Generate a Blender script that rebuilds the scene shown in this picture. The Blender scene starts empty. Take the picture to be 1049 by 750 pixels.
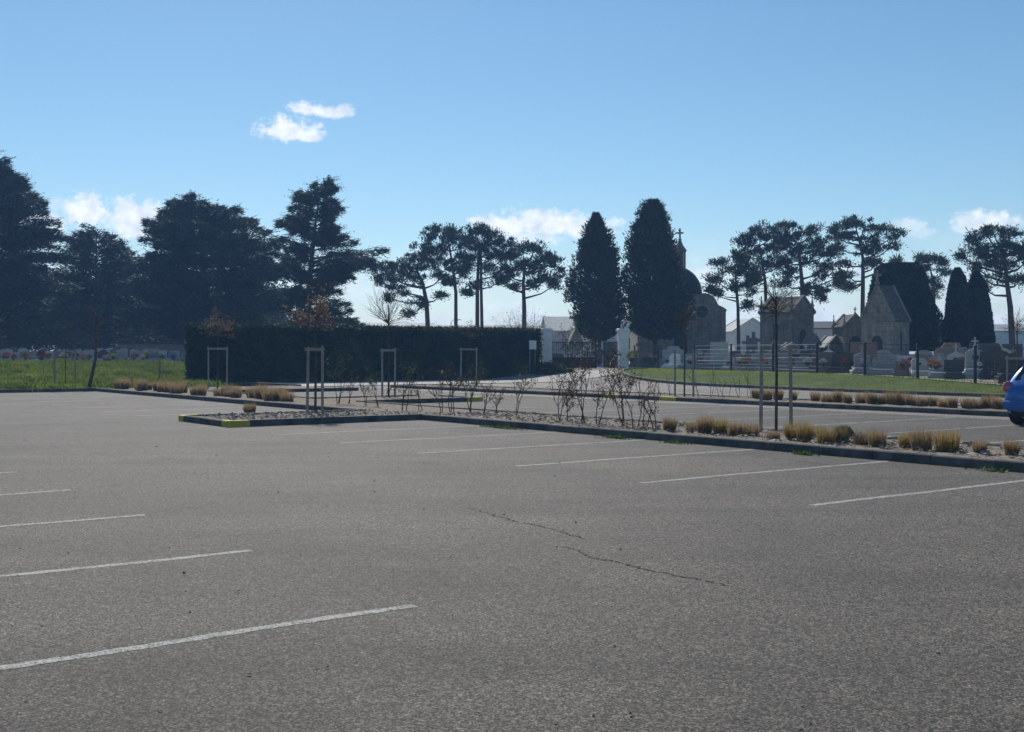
import bpy, math, random
import numpy as np
from mathutils import Vector, Matrix
R = math.radians
random.seed(7); rng = np.random.default_rng(7)
sc = bpy.context.scene
COL = sc.collection
# ---------------------------------------------------------------- camera
F = 1190.0; HY = 362.0; EYE = 1.6
cam = bpy.data.cameras.new('camera'); camo = bpy.data.objects.new('camera', cam); COL.objects.link(camo)
camo.location = (0, 0, EYE); camo.rotation_euler = (R(90), 0, 0)
cam.sensor_width = 36; cam.lens = 36*F/1049; cam.shift_y = -13/1049; cam.clip_end = 5000; cam.clip_start = .05
sc.camera = camo
sc.view_settings.view_transform = 'Standard'; sc.view_settings.look = 'None'
sc.view_settings.exposure = 0.2; sc.view_settings.gamma = 1
SUN_AZ, SUN_EL = -13.0, 38.0          # degrees: left of straight ahead, above the horizon
HAZE_DENSITY = 0.0006
# ---------------------------------------------------------------- node helpers
def nn(nt, t, **kw):
    n = nt.nodes.new(t)
    for a, b in kw.items():
        if a.startswith('i_'): n.inputs[a[2:].replace('_', ' ')].default_value = b
        else: setattr(n, a, b)
    return n
def mth(nt, op, a, b=None, c=None):
    n = nt.nodes.new('ShaderNodeMath'); n.operation = op
    for i, v in enumerate((a, b, c)):
        if v is None: continue
        if isinstance(v, (int, float)): n.inputs[i].default_value = v
        else: nt.links.new(v, n.inputs[i])
    return n.outputs[0]
def sstep(nt, v, a, b):
    n = nt.nodes.new('ShaderNodeMapRange'); n.interpolation_type = 'SMOOTHSTEP'
    nt.links.new(v, n.inputs[0]); n.inputs[1].default_value = a; n.inputs[2].default_value = b
    return n.outputs[0]
# ---------------------------------------------------------------- world
w = bpy.data.worlds.new('World'); sc.world = w; w.use_nodes = True
nt = w.node_tree; nt.nodes.clear()
sky = nn(nt, 'ShaderNodeTexSky', sky_type='NISHITA', sun_disc=False)
sky.sun_elevation = R(SUN_EL); sky.sun_rotation = R(SUN_AZ)
sky.altitude = 50; sky.air_density = 1.0; sky.dust_density = 0.1; sky.ozone_density = 4.0
bg = nn(nt, 'ShaderNodeBackground'); bg.inputs[1].default_value = 0.082
out = nn(nt, 'ShaderNodeOutputWorld')
tc = nn(nt, 'ShaderNodeTexCoord'); sep = nn(nt, 'ShaderNodeSeparateXYZ')
nt.links.new(tc.outputs['Generated'], sep.inputs[0])
az = mth(nt, 'ARCTAN2', sep.outputs[0], sep.outputs[1])
el = mth(nt, 'ARCSINE', sep.outputs[2])
comb = nn(nt, 'ShaderNodeCombineXYZ'); nt.links.new(az, comb.inputs[0]); nt.links.new(el, comb.inputs[1])
def sknoise(scale, detail, rough, sy=1.0):
    mp = nn(nt, 'ShaderNodeMapping'); mp.inputs['Scale'].default_value = (1, sy, 1)
    nt.links.new(comb.outputs[0], mp.inputs[0])
    n = nn(nt, 'ShaderNodeTexNoise'); n.inputs['Scale'].default_value = scale
    n.inputs['Detail'].default_value = detail; n.inputs['Roughness'].default_value = rough
    nt.links.new(mp.outputs[0], n.inputs[0]); return n.outputs[0]
n1 = sknoise(38, 7, .55, 1.3); n2 = sknoise(150, 5, .6)
edge = mth(nt, 'ADD', mth(nt, 'MULTIPLY', mth(nt, 'SUBTRACT', n1, .5), 2.3), mth(nt, 'MULTIPLY', mth(nt, 'SUBTRACT', n2, .5), 1.5))
# cloud puffs: azimuth, elevation, half width, half height (radians), strength
PUFFS = [(293,138,25,13,1),(315,143,15,7,.9),(316,116,18,7,.95),(343,118,16,7,.85),
         (45,238,20,13,.9),(60,222,12,8,.3),(88,228,26,15,1),(140,232,30,20,1),(165,238,22,16,.9),(255,238,14,7,.5),
         (520,232,34,13,1),(560,230,40,15,1),(600,236,30,11,.9),(626,229,10,7,.7),(540,245,40,8,.7),
         (722,284,26,11,.7),(700,290,20,9,.5),(860,282,30,9,.5),(930,238,18,9,.55),(940,246,14,7,.4),(1008,237,34,9,.85),(985,242,12,6,.6)]
tot = None
for (px, py, rx, ry, st) in PUFFS:
    a0 = math.atan((px-524.5)/F); e0 = math.atan((HY-py)/F)
    da = mth(nt, 'MULTIPLY', mth(nt, 'SUBTRACT', az, a0), F/rx)
    de = mth(nt, 'MULTIPLY', mth(nt, 'SUBTRACT', el, e0), F/ry)
    de = mth(nt, 'MULTIPLY', de, mth(nt, 'ADD', 1.0, mth(nt, 'MULTIPLY', mth(nt, 'LESS_THAN', de, 0.0), .35)))
    d = mth(nt, 'SQRT', mth(nt, 'ADD', mth(nt, 'MULTIPLY', da, da), mth(nt, 'MULTIPLY', de, de)))
    v = mth(nt, 'SUBTRACT', 1.42, d)
    v = mth(nt, 'ADD', v, edge)
    v = mth(nt, 'MULTIPLY', sstep(nt, v, 0.05, .85), st)
    tot = v if tot is None else mth(nt, 'MAXIMUM', tot, v)
front = mth(nt, 'GREATER_THAN', sep.outputs[1], 0.0)
tot = mth(nt, 'MULTIPLY', tot, front)
# low thin streaky cloud near the horizon
s1 = sknoise(9, 6, .6, 5.0)
band = mth(nt, 'MULTIPLY', sstep(nt, el, .115, .02), sstep(nt, s1, .38, .68))
band = mth(nt, 'MULTIPLY', band, .8)
tot2 = mth(nt, 'MAXIMUM', tot, band)
shade = sknoise(60, 4, .5)
cc = nn(nt, 'ShaderNodeValToRGB'); nt.links.new(shade, cc.inputs[0])
cc.color_ramp.elements[0].position = .3; cc.color_ramp.elements[0].color = (7.6, 8.5, 9.7, 1)
cc.color_ramp.elements[1].position = .6; cc.color_ramp.elements[1].color = (10.8, 11.4, 12.2, 1)
mix = nn(nt, 'ShaderNodeMix', data_type='RGBA'); nt.links.new(tot2, mix.inputs[0])
hs = nn(nt, 'ShaderNodeHueSaturation'); hs.inputs['Saturation'].default_value = 1.08; hs.inputs['Hue'].default_value = .49; nt.links.new(sky.outputs[0], hs.inputs['Color'])
nt.links.new(hs.outputs[0], mix.inputs[6]); nt.links.new(cc.outputs[0], mix.inputs[7])
nt.links.new(mix.outputs[2], bg.inputs[0]); nt.links.new(bg.outputs[0], out.inputs[0])
# ---------------------------------------------------------------- sun
sl = bpy.data.lights.new('sun', 'SUN'); sl.energy = 4.6; sl.angle = R(.5); sl.color = (1, .95, .87)
so = bpy.data.objects.new('sun', sl); COL.objects.link(so)
sd = Vector((math.sin(R(SUN_AZ))*math.cos(R(SUN_EL)), math.cos(R(SUN_AZ))*math.cos(R(SUN_EL)), math.sin(R(SUN_EL))))
so.rotation_euler = sd.to_track_quat('Z', 'Y').to_euler()

# ================================================================ helpers
def K(px): return (px-524.5)/F
U = Vector((-.590, .807)); V = Vector((.807, .590))       # row direction (away to the left), stall-line direction (away to the right)
def SV(s, v): p = U*s+V*v; return (p.x/ .99933, p.y/.99933)
def s_of(x, y): return -.590*x+.807*y
def v_of(x, y): return .807*x+.590*y
def sm(t): t = np.clip(t, 0, 1); return t*t*(3-2*t)
def T(x, y):
    s = s_of(x, y); v = v_of(x, y)
    a = 51+9.5*sm((v-20)/4.)
    zs = 1.0*sm((s-a)/(88-a))
    zr = .55*sm((v-39.5)/7.5)+.45*sm((v-52)/30)
    return np.maximum(zs, zr)
def RV(px, v):                                             # the spot where a bearing crosses the line v = const
    k = K(px); y = v/(.807*k+.590); return (k*y, y)
def at(px, Y): return (K(px)*Y, Y)
def zp(py, Y): return EYE-(py-HY)*Y/F

def tag(o, label=None, cat=None, group=None, kind=None):
    if label: o['label'] = label
    if cat: o['category'] = cat
    if group: o['group'] = group
    if kind: o['kind'] = kind
    return o
def empty(name, loc, label, cat, group=None, rz=0):
    o = bpy.data.objects.new(name, None); COL.objects.link(o); o.location = loc
    o.rotation_euler = (0, 0, rz); o.empty_display_size = .2
    return tag(o, label, cat, group)
def kids(o): return [c for c in bpy.data.objects if c.parent == o]
CH = {}
def dup(o, parent=None):
    c = o.copy(); COL.objects.link(c)
    if parent is not None: c.parent = parent; CH.setdefault(parent.name, []).append(c)
    for ch in CH.get(o.name, []): dup(ch, c)
    return c
def link(name, me, mat, parent=None, label=None, smooth=False):
    me.materials.append(mat)
    if smooth: me.polygons.foreach_set('use_smooth', [True]*len(me.polygons))
    o = bpy.data.objects.new(name, me); COL.objects.link(o)
    if parent is not None: o.parent = parent; CH.setdefault(parent.name, []).append(o)
    if label: o['label'] = label
    return o
class MB:
    def __init__(s): s.v = []; s.f = []
    def add(s, vs, fs):
        n = len(s.v); s.v += [tuple(p) for p in vs]; s.f += [tuple(i+n for i in f) for f in fs]
    def box(s, x0, x1, y0, y1, z0, z1, b=0.0, rz=0, c=(0, 0)):
        if b <= 0:
            vs = [(x0,y0,z0),(x1,y0,z0),(x1,y1,z0),(x0,y1,z0),(x0,y0,z1),(x1,y0,z1),(x1,y1,z1),(x0,y1,z1)]
            fs = [(0,3,2,1),(4,5,6,7),(0,1,5,4),(1,2,6,5),(2,3,7,6),(3,0,4,7)]
        else:
            vs = [(x0,y0,z0),(x1,y0,z0),(x1,y1,z0),(x0,y1,z0),(x0,y0,z1-b),(x1,y0,z1-b),(x1,y1,z1-b),(x0,y1,z1-b),
                  (x0+b,y0+b,z1),(x1-b,y0+b,z1),(x1-b,y1-b,z1),(x0+b,y1-b,z1)]
            fs = [(0,3,2,1),(0,1,5,4),(1,2,6,5),(2,3,7,6),(3,0,4,7),(4,5,9,8),(5,6,10,9),(6,7,11,10),(7,4,8,11),(8,9,10,11)]
        if rz:
            ca, sa = math.cos(rz), math.sin(rz)
            vs = [(c[0]+(x-c[0])*ca-(y-c[1])*sa, c[1]+(x-c[0])*sa+(y-c[1])*ca, z) for x, y, z in vs]
        s.add(vs, fs); return s
    def tube(s, pts, rad, n=6, cap=True):
        pts = [Vector(p) for p in pts]; m = len(pts)
        if isinstance(rad, (int, float)): rad = [rad]*m
        rings = []
        for i, p in enumerate(pts):
            d = (pts[min(i+1, m-1)]-pts[max(i-1, 0)])
            if d.length < 1e-9: d = Vector((0, 0, 1))
            d.normalize(); a = d.orthogonal() if abs(d.z) < .9 else Vector((1, 0, 0))-d*d.x
            a.normalize(); b = d.cross(a)
            rings.append([p+(a*math.cos(2*math.pi*k/n)+b*math.sin(2*math.pi*k/n))*rad[i] for k in range(n)])
        vs = [q for r in rings for q in r]
        fs = [(i*n+k, i*n+(k+1) % n, (i+1)*n+(k+1) % n, (i+1)*n+k) for i in range(m-1) for k in range(n)]
        if cap: fs += [tuple(range(n-1, -1, -1)), tuple((m-1)*n+k for k in range(n))]
        s.add(vs, fs); return s
    def prism(s, poly, y0, y1):                             # poly in x,z (ccw seen from -y) extruded along y
        n = len(poly); vs = [(x, y0, z) for x, z in poly]+[(x, y1, z) for x, z in poly]
        fs = [tuple(range(n)), tuple(range(2*n-1, n-1, -1))]+[((k+1) % n, k, k+n, (k+1) % n+n) for k in range(n)]
        s.add(vs, fs); return s
    def lathe(s, prof, n=16, c=(0, 0), sx=1, sy=1):
        vs = []; m = len(prof)
        for r, z in prof:
            for k in range(n): vs.append((c[0]+r*sx*math.cos(2*math.pi*k/n), c[1]+r*sy*math.sin(2*math.pi*k/n), z))
        fs = [(i*n+k, i*n+(k+1) % n, (i+1)*n+(k+1) % n, (i+1)*n+k) for i in range(m-1) for k in range(n)]
        fs += [tuple(range(n-1, -1, -1)), tuple((m-1)*n+k for k in range(n))]
        s.add(vs, fs); return s
    def build(s, name, mat, parent=None, label=None, smooth=False):
        me = bpy.data.meshes.new(name); me.from_pydata(s.v, [], s.f); me.validate(); me.update()
        return link(name, me, mat, parent, label, smooth)
def tri_mesh(name, P):                                      # P: (N,3,3) triangles
    n = len(P); me = bpy.data.meshes.new(name)
    me.vertices.add(n*3); me.vertices.foreach_set('co', P.reshape(-1).astype(np.float32))
    me.loops.add(n*3); me.loops.foreach_set('vertex_index', np.arange(n*3, dtype=np.int32))
    me.polygons.add(n); me.polygons.foreach_set('loop_start', np.arange(0, n*3, 3, dtype=np.int32))
    me.polygons.foreach_set('loop_total', np.full(n, 3, dtype=np.int32))
    me.update(); return me
def unit(a): return a/np.maximum(np.linalg.norm(a, axis=1, keepdims=True), 1e-9)
def leaves(C, D, L, W):
    """triangles at C pointing along D, length L, width W"""
    D = unit(D); S = unit(np.cross(D, rng.normal(size=C.shape)))
    L = np.broadcast_to(np.asarray(L, float).reshape(-1, 1), (len(C), 1)); W = np.broadcast_to(np.asarray(W, float).reshape(-1, 1), (len(C), 1))
    return np.stack([C-S*W/2, C+S*W/2, C+D*L], axis=1)

# ================================================================ materials
def mat(name, rough=.8, spec=.3):
    m = bpy.data.materials.new(name); m.use_nodes = True; t = m.node_tree
    b = t.nodes['Principled BSDF']; b.inputs['Roughness'].default_value = rough
    b.inputs['Specular IOR Level'].default_value = spec
    return m, t, b
def ramp(t, src, stops):
    r = t.nodes.new('ShaderNodeValToRGB'); t.links.new(src, r.inputs[0]); e = r.color_ramp.elements
    while len(e) < len(stops): e.new(.5)
    for i, (p, c) in enumerate(stops): e[i].position = p; e[i].color = (*c, 1)
    return r.outputs[0]
def noise(t, scale, detail=4, rough=.55, co='Object', vec=None):
    if vec is None:
        c = t.nodes.new('ShaderNodeTexCoord'); vec = c.outputs[co]
    n = t.nodes.new('ShaderNodeTexNoise'); n.inputs['Scale'].default_value = scale
    n.inputs['Detail'].default_value = detail; n.inputs['Roughness'].default_value = rough
    t.links.new(vec, n.inputs[0]); return n.outputs[0]
def bump(t, b, src, strength, dist):
    n = t.nodes.new('ShaderNodeBump'); n.inputs['Strength'].default_value = strength; n.inputs['Distance'].default_value = dist
    t.links.new(src, n.inputs['Height']); t.links.new(n.outputs[0], b.inputs['Normal'])
def simple(name, c1, c2, scale=6, rough=.8, spec=.3, bstr=0, detail=5):
    m, t, b = mat(name, rough, spec)
    n = noise(t, scale, detail, .65)
    t.links.new(ramp(t, n, [(.3, c1), (.7, c2)]), b.inputs['Base Color'])
    if bstr: bump(t, b, n, bstr, .02)
    return m
def leafmat(name, c1, c2, c3, trans=.25, scale=1.2, rough=.65):
    m, t, b = mat(name, rough, .25)
    n = noise(t, scale, 6, .75)
    col = ramp(t, n, [(.3, c1), (.5, c2), (.72, c3)])
    t.links.new(col, b.inputs['Base Color'])
    if trans:
        tr = t.nodes.new('ShaderNodeBsdfTranslucent'); t.links.new(col, tr.inputs[0])
        mx = t.nodes.new('ShaderNodeMixShader'); mx.inputs[0].default_value = trans
        t.links.new(b.outputs[0], mx.inputs[1]); t.links.new(tr.outputs[0], mx.inputs[2])
        t.links.new(mx.outputs[0], t.nodes['Material Output'].inputs[0])
    return m
def asphalt(name, base, lightness=1.0, paint=False):
    m, t, b = mat(name, .82, .27)
    g = t.nodes.new('ShaderNodeNewGeometry').outputs['Position']
    vo = t.nodes.new('ShaderNodeTexVoronoi'); vo.inputs['Scale'].default_value = 105; t.links.new(g, vo.inputs[0])
    fine = noise(t, 260, 2, .6, vec=g); mid = noise(t, 38, 3, .6, vec=g); big = noise(t, .35, 6, .62, vec=g); huge = noise(t, .08, 3, .5, vec=g)
    sepc = t.nodes.new('ShaderNodeSeparateColor'); t.links.new(vo.outputs['Color'], sepc.inputs[0])
    grain = mth(t, 'ADD', mth(t, 'MULTIPLY', sepc.outputs[0], .65), mth(t, 'MULTIPLY', fine, .35))
    d = [tuple(c*k*lightness for c in base) for k in (.05, .7, 1.6, 4.2)]
    col = ramp(t, grain, [(.2, d[0]), (.42, d[1]), (.62, d[2]), (.85, d[3])])
    mu = t.nodes.new('ShaderNodeMix'); mu.data_type = 'RGBA'; mu.blend_type = 'MULTIPLY'; mu.inputs[0].default_value = 1
    tone = mth(t, 'ADD', mth(t, 'MULTIPLY', big, .55), mth(t, 'MULTIPLY', mid, .35)); tone = mth(t, 'ADD', tone, mth(t, 'MULTIPLY', huge, .35))
    mpp = t.nodes.new('ShaderNodeMapping'); mpp.inputs['Rotation'].default_value = (0, 0, -math.atan2(.807, -.590)); mpp.inputs['Scale'].default_value = (.12, 1.1, 1); t.links.new(g, mpp.inputs[0])
    tone = mth(t, 'ADD', tone, mth(t, 'MULTIPLY', mth(t, 'SUBTRACT', noise(t, .9, 4, .6, vec=mpp.outputs[0]), .5), .35))
    clump_ = noise(t, 16, 3, .7, vec=g); tone = mth(t, 'ADD', tone, mth(t, 'MULTIPLY', mth(t, 'SUBTRACT', clump_, .5), .5))
    tcol = ramp(t, tone, [(.47, (.55, .56, .55)), (.62, (.95, .94, .92)), (.76, (1.4, 1.35, 1.28))])
    t.links.new(col, mu.inputs[6]); t.links.new(tcol, mu.inputs[7])
    final = mu.outputs[2]
    st_ = t.nodes.new('ShaderNodeMix'); st_.data_type = 'RGBA'; st_.blend_type = 'MULTIPLY'
    t.links.new(mth(t, 'MULTIPLY', sstep(t, noise(t, 1.1, 4, .6, vec=g), .60, .70), .5), st_.inputs[0]); t.links.new(final, st_.inputs[6]); st_.inputs[7].default_value = (.45, .45, .46, 1); final = st_.outputs[2]
    # thin cracks
    cr = t.nodes.new('ShaderNodeTexVoronoi'); cr.feature = 'DISTANCE_TO_EDGE'; cr.inputs['Scale'].default_value = .16
    ds = t.nodes.new('ShaderNodeVectorMath'); ds.operation = 'ADD'
    nz = t.nodes.new('ShaderNodeTexNoise'); nz.inputs['Scale'].default_value = 1.3; nz.inputs['Detail'].default_value = 6; t.links.new(g, nz.inputs[0])
    t.links.new(g, ds.inputs[0]); t.links.new(nz.outputs['Color'], ds.inputs[1]); t.links.new(ds.outputs[0], cr.inputs[0])
    cm = mth(t, 'MULTIPLY', mth(t, 'LESS_THAN', cr.outputs[0], .0011), sstep(t, big, .52, .6))
    mc = t.nodes.new('ShaderNodeMix'); mc.data_type = 'RGBA'; t.links.new(mth(t, 'MULTIPLY', cm, .75), mc.inputs[0])
    t.links.new(final, mc.inputs[6]); mc.inputs[7].default_value = (.02, .02, .02, 1); final = mc.outputs[2]
    if paint:
        wear = mth(t, 'ADD', mth(t, 'MULTIPLY', grain, .75), mth(t, 'MULTIPLY', noise(t, 5, 5, .7, vec=g), .7))
        pm = sstep(t, wear, .42, .80)
        mp = t.nodes.new('ShaderNodeMix'); mp.data_type = 'RGBA'; t.links.new(mth(t, 'MULTIPLY', pm, .8), mp.inputs[0])
        t.links.new(final, mp.inputs[6]); mp.inputs[7].default_value = (.46, .45, .43, 1); final = mp.outputs[2]
    t.links.new(final, b.inputs['Base Color'])
    h = mth(t, 'ADD', grain, mth(t, 'MULTIPLY', mid, .3))
    bump(t, b, h, .9, .009)
    return m
M = {}
M['asphalt'] = asphalt('asphalt', (.058, .053, .046))
M['road'] = asphalt('road_asphalt', (.14, .129, .116))
M['line'] = asphalt('worn_line_paint', (.085, .082, .078), paint=True)
M['kerb'] = simple('kerb_concrete', (.05, .05, .05), (.16, .155, .145), 3, .85, .2, .25)
M['yellow'] = simple('yellow_kerb_paint', (.45, .33, .03), (.62, .5, .08), 9, .7, .3, .2)
M['pave'] = simple('pale_paving', (.26, .25, .235), (.36, .35, .33), 3, .85, .2, .2)
M['dirt'] = simple('cemetery_gravel', (.20, .18, .15), (.36, .33, .29), 2.5, .95, .1, .4)
M['mulch'] = simple('bed_gravel', (.10, .075, .055), (.30, .25, .20), 14, .95, .1, .8, 8)
m, t, b = mat('turf', .95, .1)
n = noise(t, .5, 8, .7); t.links.new(ramp(t, n, [(.3, (.035, .055, .014)), (.55, (.06, .095, .022)), (.75, (.12, .12, .05))]), b.inputs['Base Color']); bump(t, b, noise(t, 9, 6, .7), .8, .08)
M['turf'] = m
M['blade'] = leafmat('grass_blades', (.11, .14, .012), (.19, .23, .025), (.3, .3, .06), .55, .45)
M['blade_dark'] = leafmat('rough_grass_blades', (.045, .065, .012), (.11, .15, .022), (.24, .27, .05), .5, .35)
M['weed'] = leafmat('weed_leaves', (.05, .1, .015), (.09, .17, .03), (.14, .22, .05), .3, 9)
M['cedar'] = leafmat('cedar_needles', (.028, .045, .034), (.045, .07, .048), (.09, .11, .07), .12, .5)
M['pine'] = leafmat('pine_needles', (.022, .036, .02), (.04, .06, .03), (.08, .1, .05), .12, .9)
M['conifer'] = leafmat('conifer_leaves', (.016, .028, .016), (.03, .048, .024), (.055, .07, .035), .08, .9)
M['cypress'] = leafmat('cypress_leaves', (.012, .022, .014), (.02, .034, .018), (.03, .045, .025), .04, 1.5)
M['hedge'] = leafmat('hedge_leaves', (.014, .028, .014), (.028, .05, .022), (.075, .085, .035), .1, .9)
M['bark'] = simple('bark', (.05, .04, .032), (.14, .11, .085), 7, .95, .1, .5)
M['pinebark'] = simple('pine_bark', (.06, .045, .036), (.13, .09, .07), 5, .95, .1, .5)
M['twig'] = simple('twig', (.07, .052, .04), (.14, .105, .08), 9, .9, .1)
M['redtwig'] = simple('red_twig', (.14, .06, .045), (.3, .15, .11), 9, .9, .1)
M['dead'] = leafmat('dead_leaves', (.11, .07, .045), (.2, .13, .08), (.3, .21, .13), .3, 4)
M['brown'] = leafmat('withered_leaves', (.04, .025, .02), (.075, .045, .032), (.12, .075, .05), .25, 4)
M['olive'] = leafmat('shrub_leaves', (.03, .045, .015), (.06, .09, .03), (.12, .14, .06), .3, 4)
M['straw'] = leafmat('dry_grass', (.19, .135, .065), (.31, .225, .12), (.48, .37, .22), .4, 9)
M['strawg'] = leafmat('dry_grass_greening', (.22, .14, .055), (.34, .25, .10), (.32, .33, .10), .45, 5)
M['stake'] = simple('weathered_stake', (.20, .185, .16), (.36, .335, .30), 12, .9, .15, .3)
M['metal'] = simple('dark_green_metal', (.018, .028, .028), (.03, .04, .04), 4, .5, .4)
M['black'] = simple('black_metal', (.012, .014, .018), (.025, .028, .032), 4, .5, .4)
M['slat'] = simple('pale_slats', (.08, .08, .08), (.28, .28, .28), 1.2, .6, .3)
M['tar'] = simple('crack_dirt', (.025, .024, .022), (.06, .056, .05), 30, .95, .03)
M['white'] = simple('white_render', (.62, .62, .60), (.8, .8, .78), 2.2, .85, .2)
M['cream'] = simple('cream_wall', (.5, .48, .44), (.66, .64, .6), 2.2, .85, .2)
M['blue'] = simple('pale_blue_door', (.25, .33, .42), (.33, .42, .5), 3, .6, .3)
def stonemat(name, a, c, s=1.6):
    m, t, b = mat(name, .9, .15)
    co = t.nodes.new('ShaderNodeTexCoord').outputs['Object']
    n1_ = noise(t, s, 7, .7); 
    mp = t.nodes.new('ShaderNodeMapping'); mp.inputs['Scale'].default_value = (5, 5, .6); t.links.new(co, mp.inputs[0])
    n2_ = noise(t, 1.2, 4, .6, vec=mp.outputs[0])
    base = ramp(t, mth(t, 'ADD', mth(t, 'MULTIPLY', n1_, .6), mth(t, 'MULTIPLY', n2_, .4)), [(.35, a), (.62, c)])
    br = t.nodes.new('ShaderNodeTexBrick'); br.inputs['Scale'].default_value = 1; br.inputs['Brick Width'].default_value = .7; br.inputs['Row Height'].default_value = .33
    br.inputs['Mortar Size'].default_value = .012; br.inputs['Color1'].default_value = (1, 1, 1, 1); br.inputs['Color2'].default_value = (.86, .85, .84, 1); br.inputs['Mortar'].default_value = (.55, .54, .52, 1)
    sp = t.nodes.new('ShaderNodeSeparateXYZ'); t.links.new(co, sp.inputs[0])
    cb = t.nodes.new('ShaderNodeCombineXYZ'); t.links.new(mth(t, 'ADD', sp.outputs[0], sp.outputs[1]), cb.inputs[0]); t.links.new(sp.outputs[2], cb.inputs[1])
    t.links.new(cb.outputs[0], br.inputs[0])
    mu = t.nodes.new('ShaderNodeMix'); mu.data_type = 'RGBA'; mu.blend_type = 'MULTIPLY'; mu.inputs[0].default_value = 1
    t.links.new(base, mu.inputs[6]); t.links.new(br.outputs[0], mu.inputs[7]); t.links.new(mu.outputs[2], b.inputs['Base Color'])
    bump(t, b, n1_, .3, .03); return m
M['stone'] = stonemat('weathered_limestone', (.16, .145, .12), (.36, .33, .28))
M['stoned'] = stonemat('stained_limestone', (.12, .11, .095), (.30, .27, .235))
M['slate'] = simple('slate_roof', (.02, .022, .026), (.055, .057, .062), 4, .6, .35, .3)
M['oldroof'] = simple('mossy_stone_roof', (.05, .048, .04), (.14, .13, .11), 2.5, .9, .15, .4)
M['tile'] = simple('clay_roof', (.3, .2, .15), (.45, .33, .26), 3, .85, .2)
M['zinc'] = simple('zinc_roof', (.22, .23, .24), (.34, .35, .36), 3, .75, .2)
M['gran_grey'] = simple('grey_granite', (.2, .2, .205), (.34, .34, .345), 14, .35, .5)
M['gran_light'] = simple('pale_granite', (.34, .335, .32), (.55, .54, .52), 10, .5, .4)
M['gran_dark'] = simple('dark_granite', (.03, .032, .038), (.07, .072, .08), 14, .22, .5)
M['gran_pink'] = simple('pink_granite', (.16, .105, .085), (.27, .19, .16), 14, .3, .5)
M['gran_white'] = simple('white_marble', (.62, .62, .6), (.78, .78, .76), 5, .45, .4)
M['fl_red'] = simple('red_petals', (.2, .03, .03), (.4, .08, .07), 30, .7)
M['fl_pink'] = simple('pink_petals', (.4, .2, .24), (.6, .42, .44), 30, .7)
M['fl_yellow'] = simple('yellow_petals', (.4, .3, .06), (.6, .5, .15), 30, .7)
M['fl_white'] = simple('white_petals', (.4, .4, .38), (.75, .75, .72), 30, .7)
M['fl_orange'] = simple('orange_petals', (.4, .16, .06), (.55, .28, .12), 30, .7)
M['pot'] = simple('flower_pot', (.05, .05, .055), (.12, .11, .1), 8, .6)
M['glass'] = mat('dark_glass', .08, .6)[0]; M['glass'].node_tree.nodes['Principled BSDF'].inputs['Base Color'].default_value = (.012, .015, .02, 1)
M['rubber'] = simple('tyre_rubber', (.015, .015, .015), (.03, .03, .03), 12, .8)
M['rim'] = simple('alloy_rim', (.35, .36, .37), (.45, .46, .47), 5, .35, .6)
M['plate'] = simple('number_plate', (.6, .6, .58), (.7, .7, .68), 5, .5)
m, t, b = mat('blue_car_paint', .28, .5); b.inputs['Base Color'].default_value = (.008, .12, .42, 1); b.inputs['Metallic'].default_value = .25
b.inputs['Coat Weight'].default_value = .8; b.inputs['Coat Roughness'].default_value = .06; M['paint'] = m
m, t, b = mat('tail_lamp', .12, .6); b.inputs['Base Color'].default_value = (.5, .10, .12, 1); b.inputs['Coat Weight'].default_value = 1; M['lamp'] = m

# ================================================================ setting
def grid_sheet(name, s0, s1, v0, v1, step, dz, mt):
    ns = max(1, int(round((s1-s0)/step))); nv = max(1, int(round((v1-v0)/step)))
    S, Vv = np.meshgrid(np.linspace(s0, s1, ns+1), np.linspace(v0, v1, nv+1), indexing='ij')
    X = (U.x*S+V.x*Vv)/.99933; Y = (U.y*S+V.y*Vv)/.99933
    Z = T(X, Y)+dz
    vs = np.stack([X, Y, Z], -1).reshape(-1, 3).tolist()
    fs = [(i*(nv+1)+j, i*(nv+1)+j+1, (i+1)*(nv+1)+j+1, (i+1)*(nv+1)+j) for i in range(ns) for j in range(nv)]
    mb = MB(); mb.v = [tuple(p) for p in vs]; mb.f = [f[::-1] for f in fs]
    return mb.build(name, mt)
def axis(step, a, b, far):
    return np.concatenate([[-far, -far*.5, -far*.25], np.arange(a, b+.1, step), [far*.25, far*.5, far]])
S_, V_ = np.meshgrid(axis(1.5, -60, 140, 900), axis(1.5, -60, 140, 900), indexing='ij')
X = (U.x*S_+V.x*V_)/.99933; Y = (U.y*S_+V.y*V_)/.99933
ns, nv = X.shape
mb = MB(); mb.v = [tuple(p) for p in np.stack([X, Y, T(X, Y)-.06], -1).reshape(-1, 3).tolist()]
mb.f = [(i*nv+j, (i+1)*nv+j, (i+1)*nv+j+1, i*nv+j+1) for i in range(ns-1) for j in range(nv-1)]
tag(mb.build('ground', M['turf']), kind='structure')
tag(grid_sheet('car_park', -40, 50, -60, 26, 1.0, 0, M['asphalt']), kind='structure')
tag(grid_sheet('road', -40, 50, 26, 62, .5, .004, M['road']), kind='structure')
tag(grid_sheet('gate_forecourt', 50, 61, 24, 62, .5, .004, M['road']), kind='structure')

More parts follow.
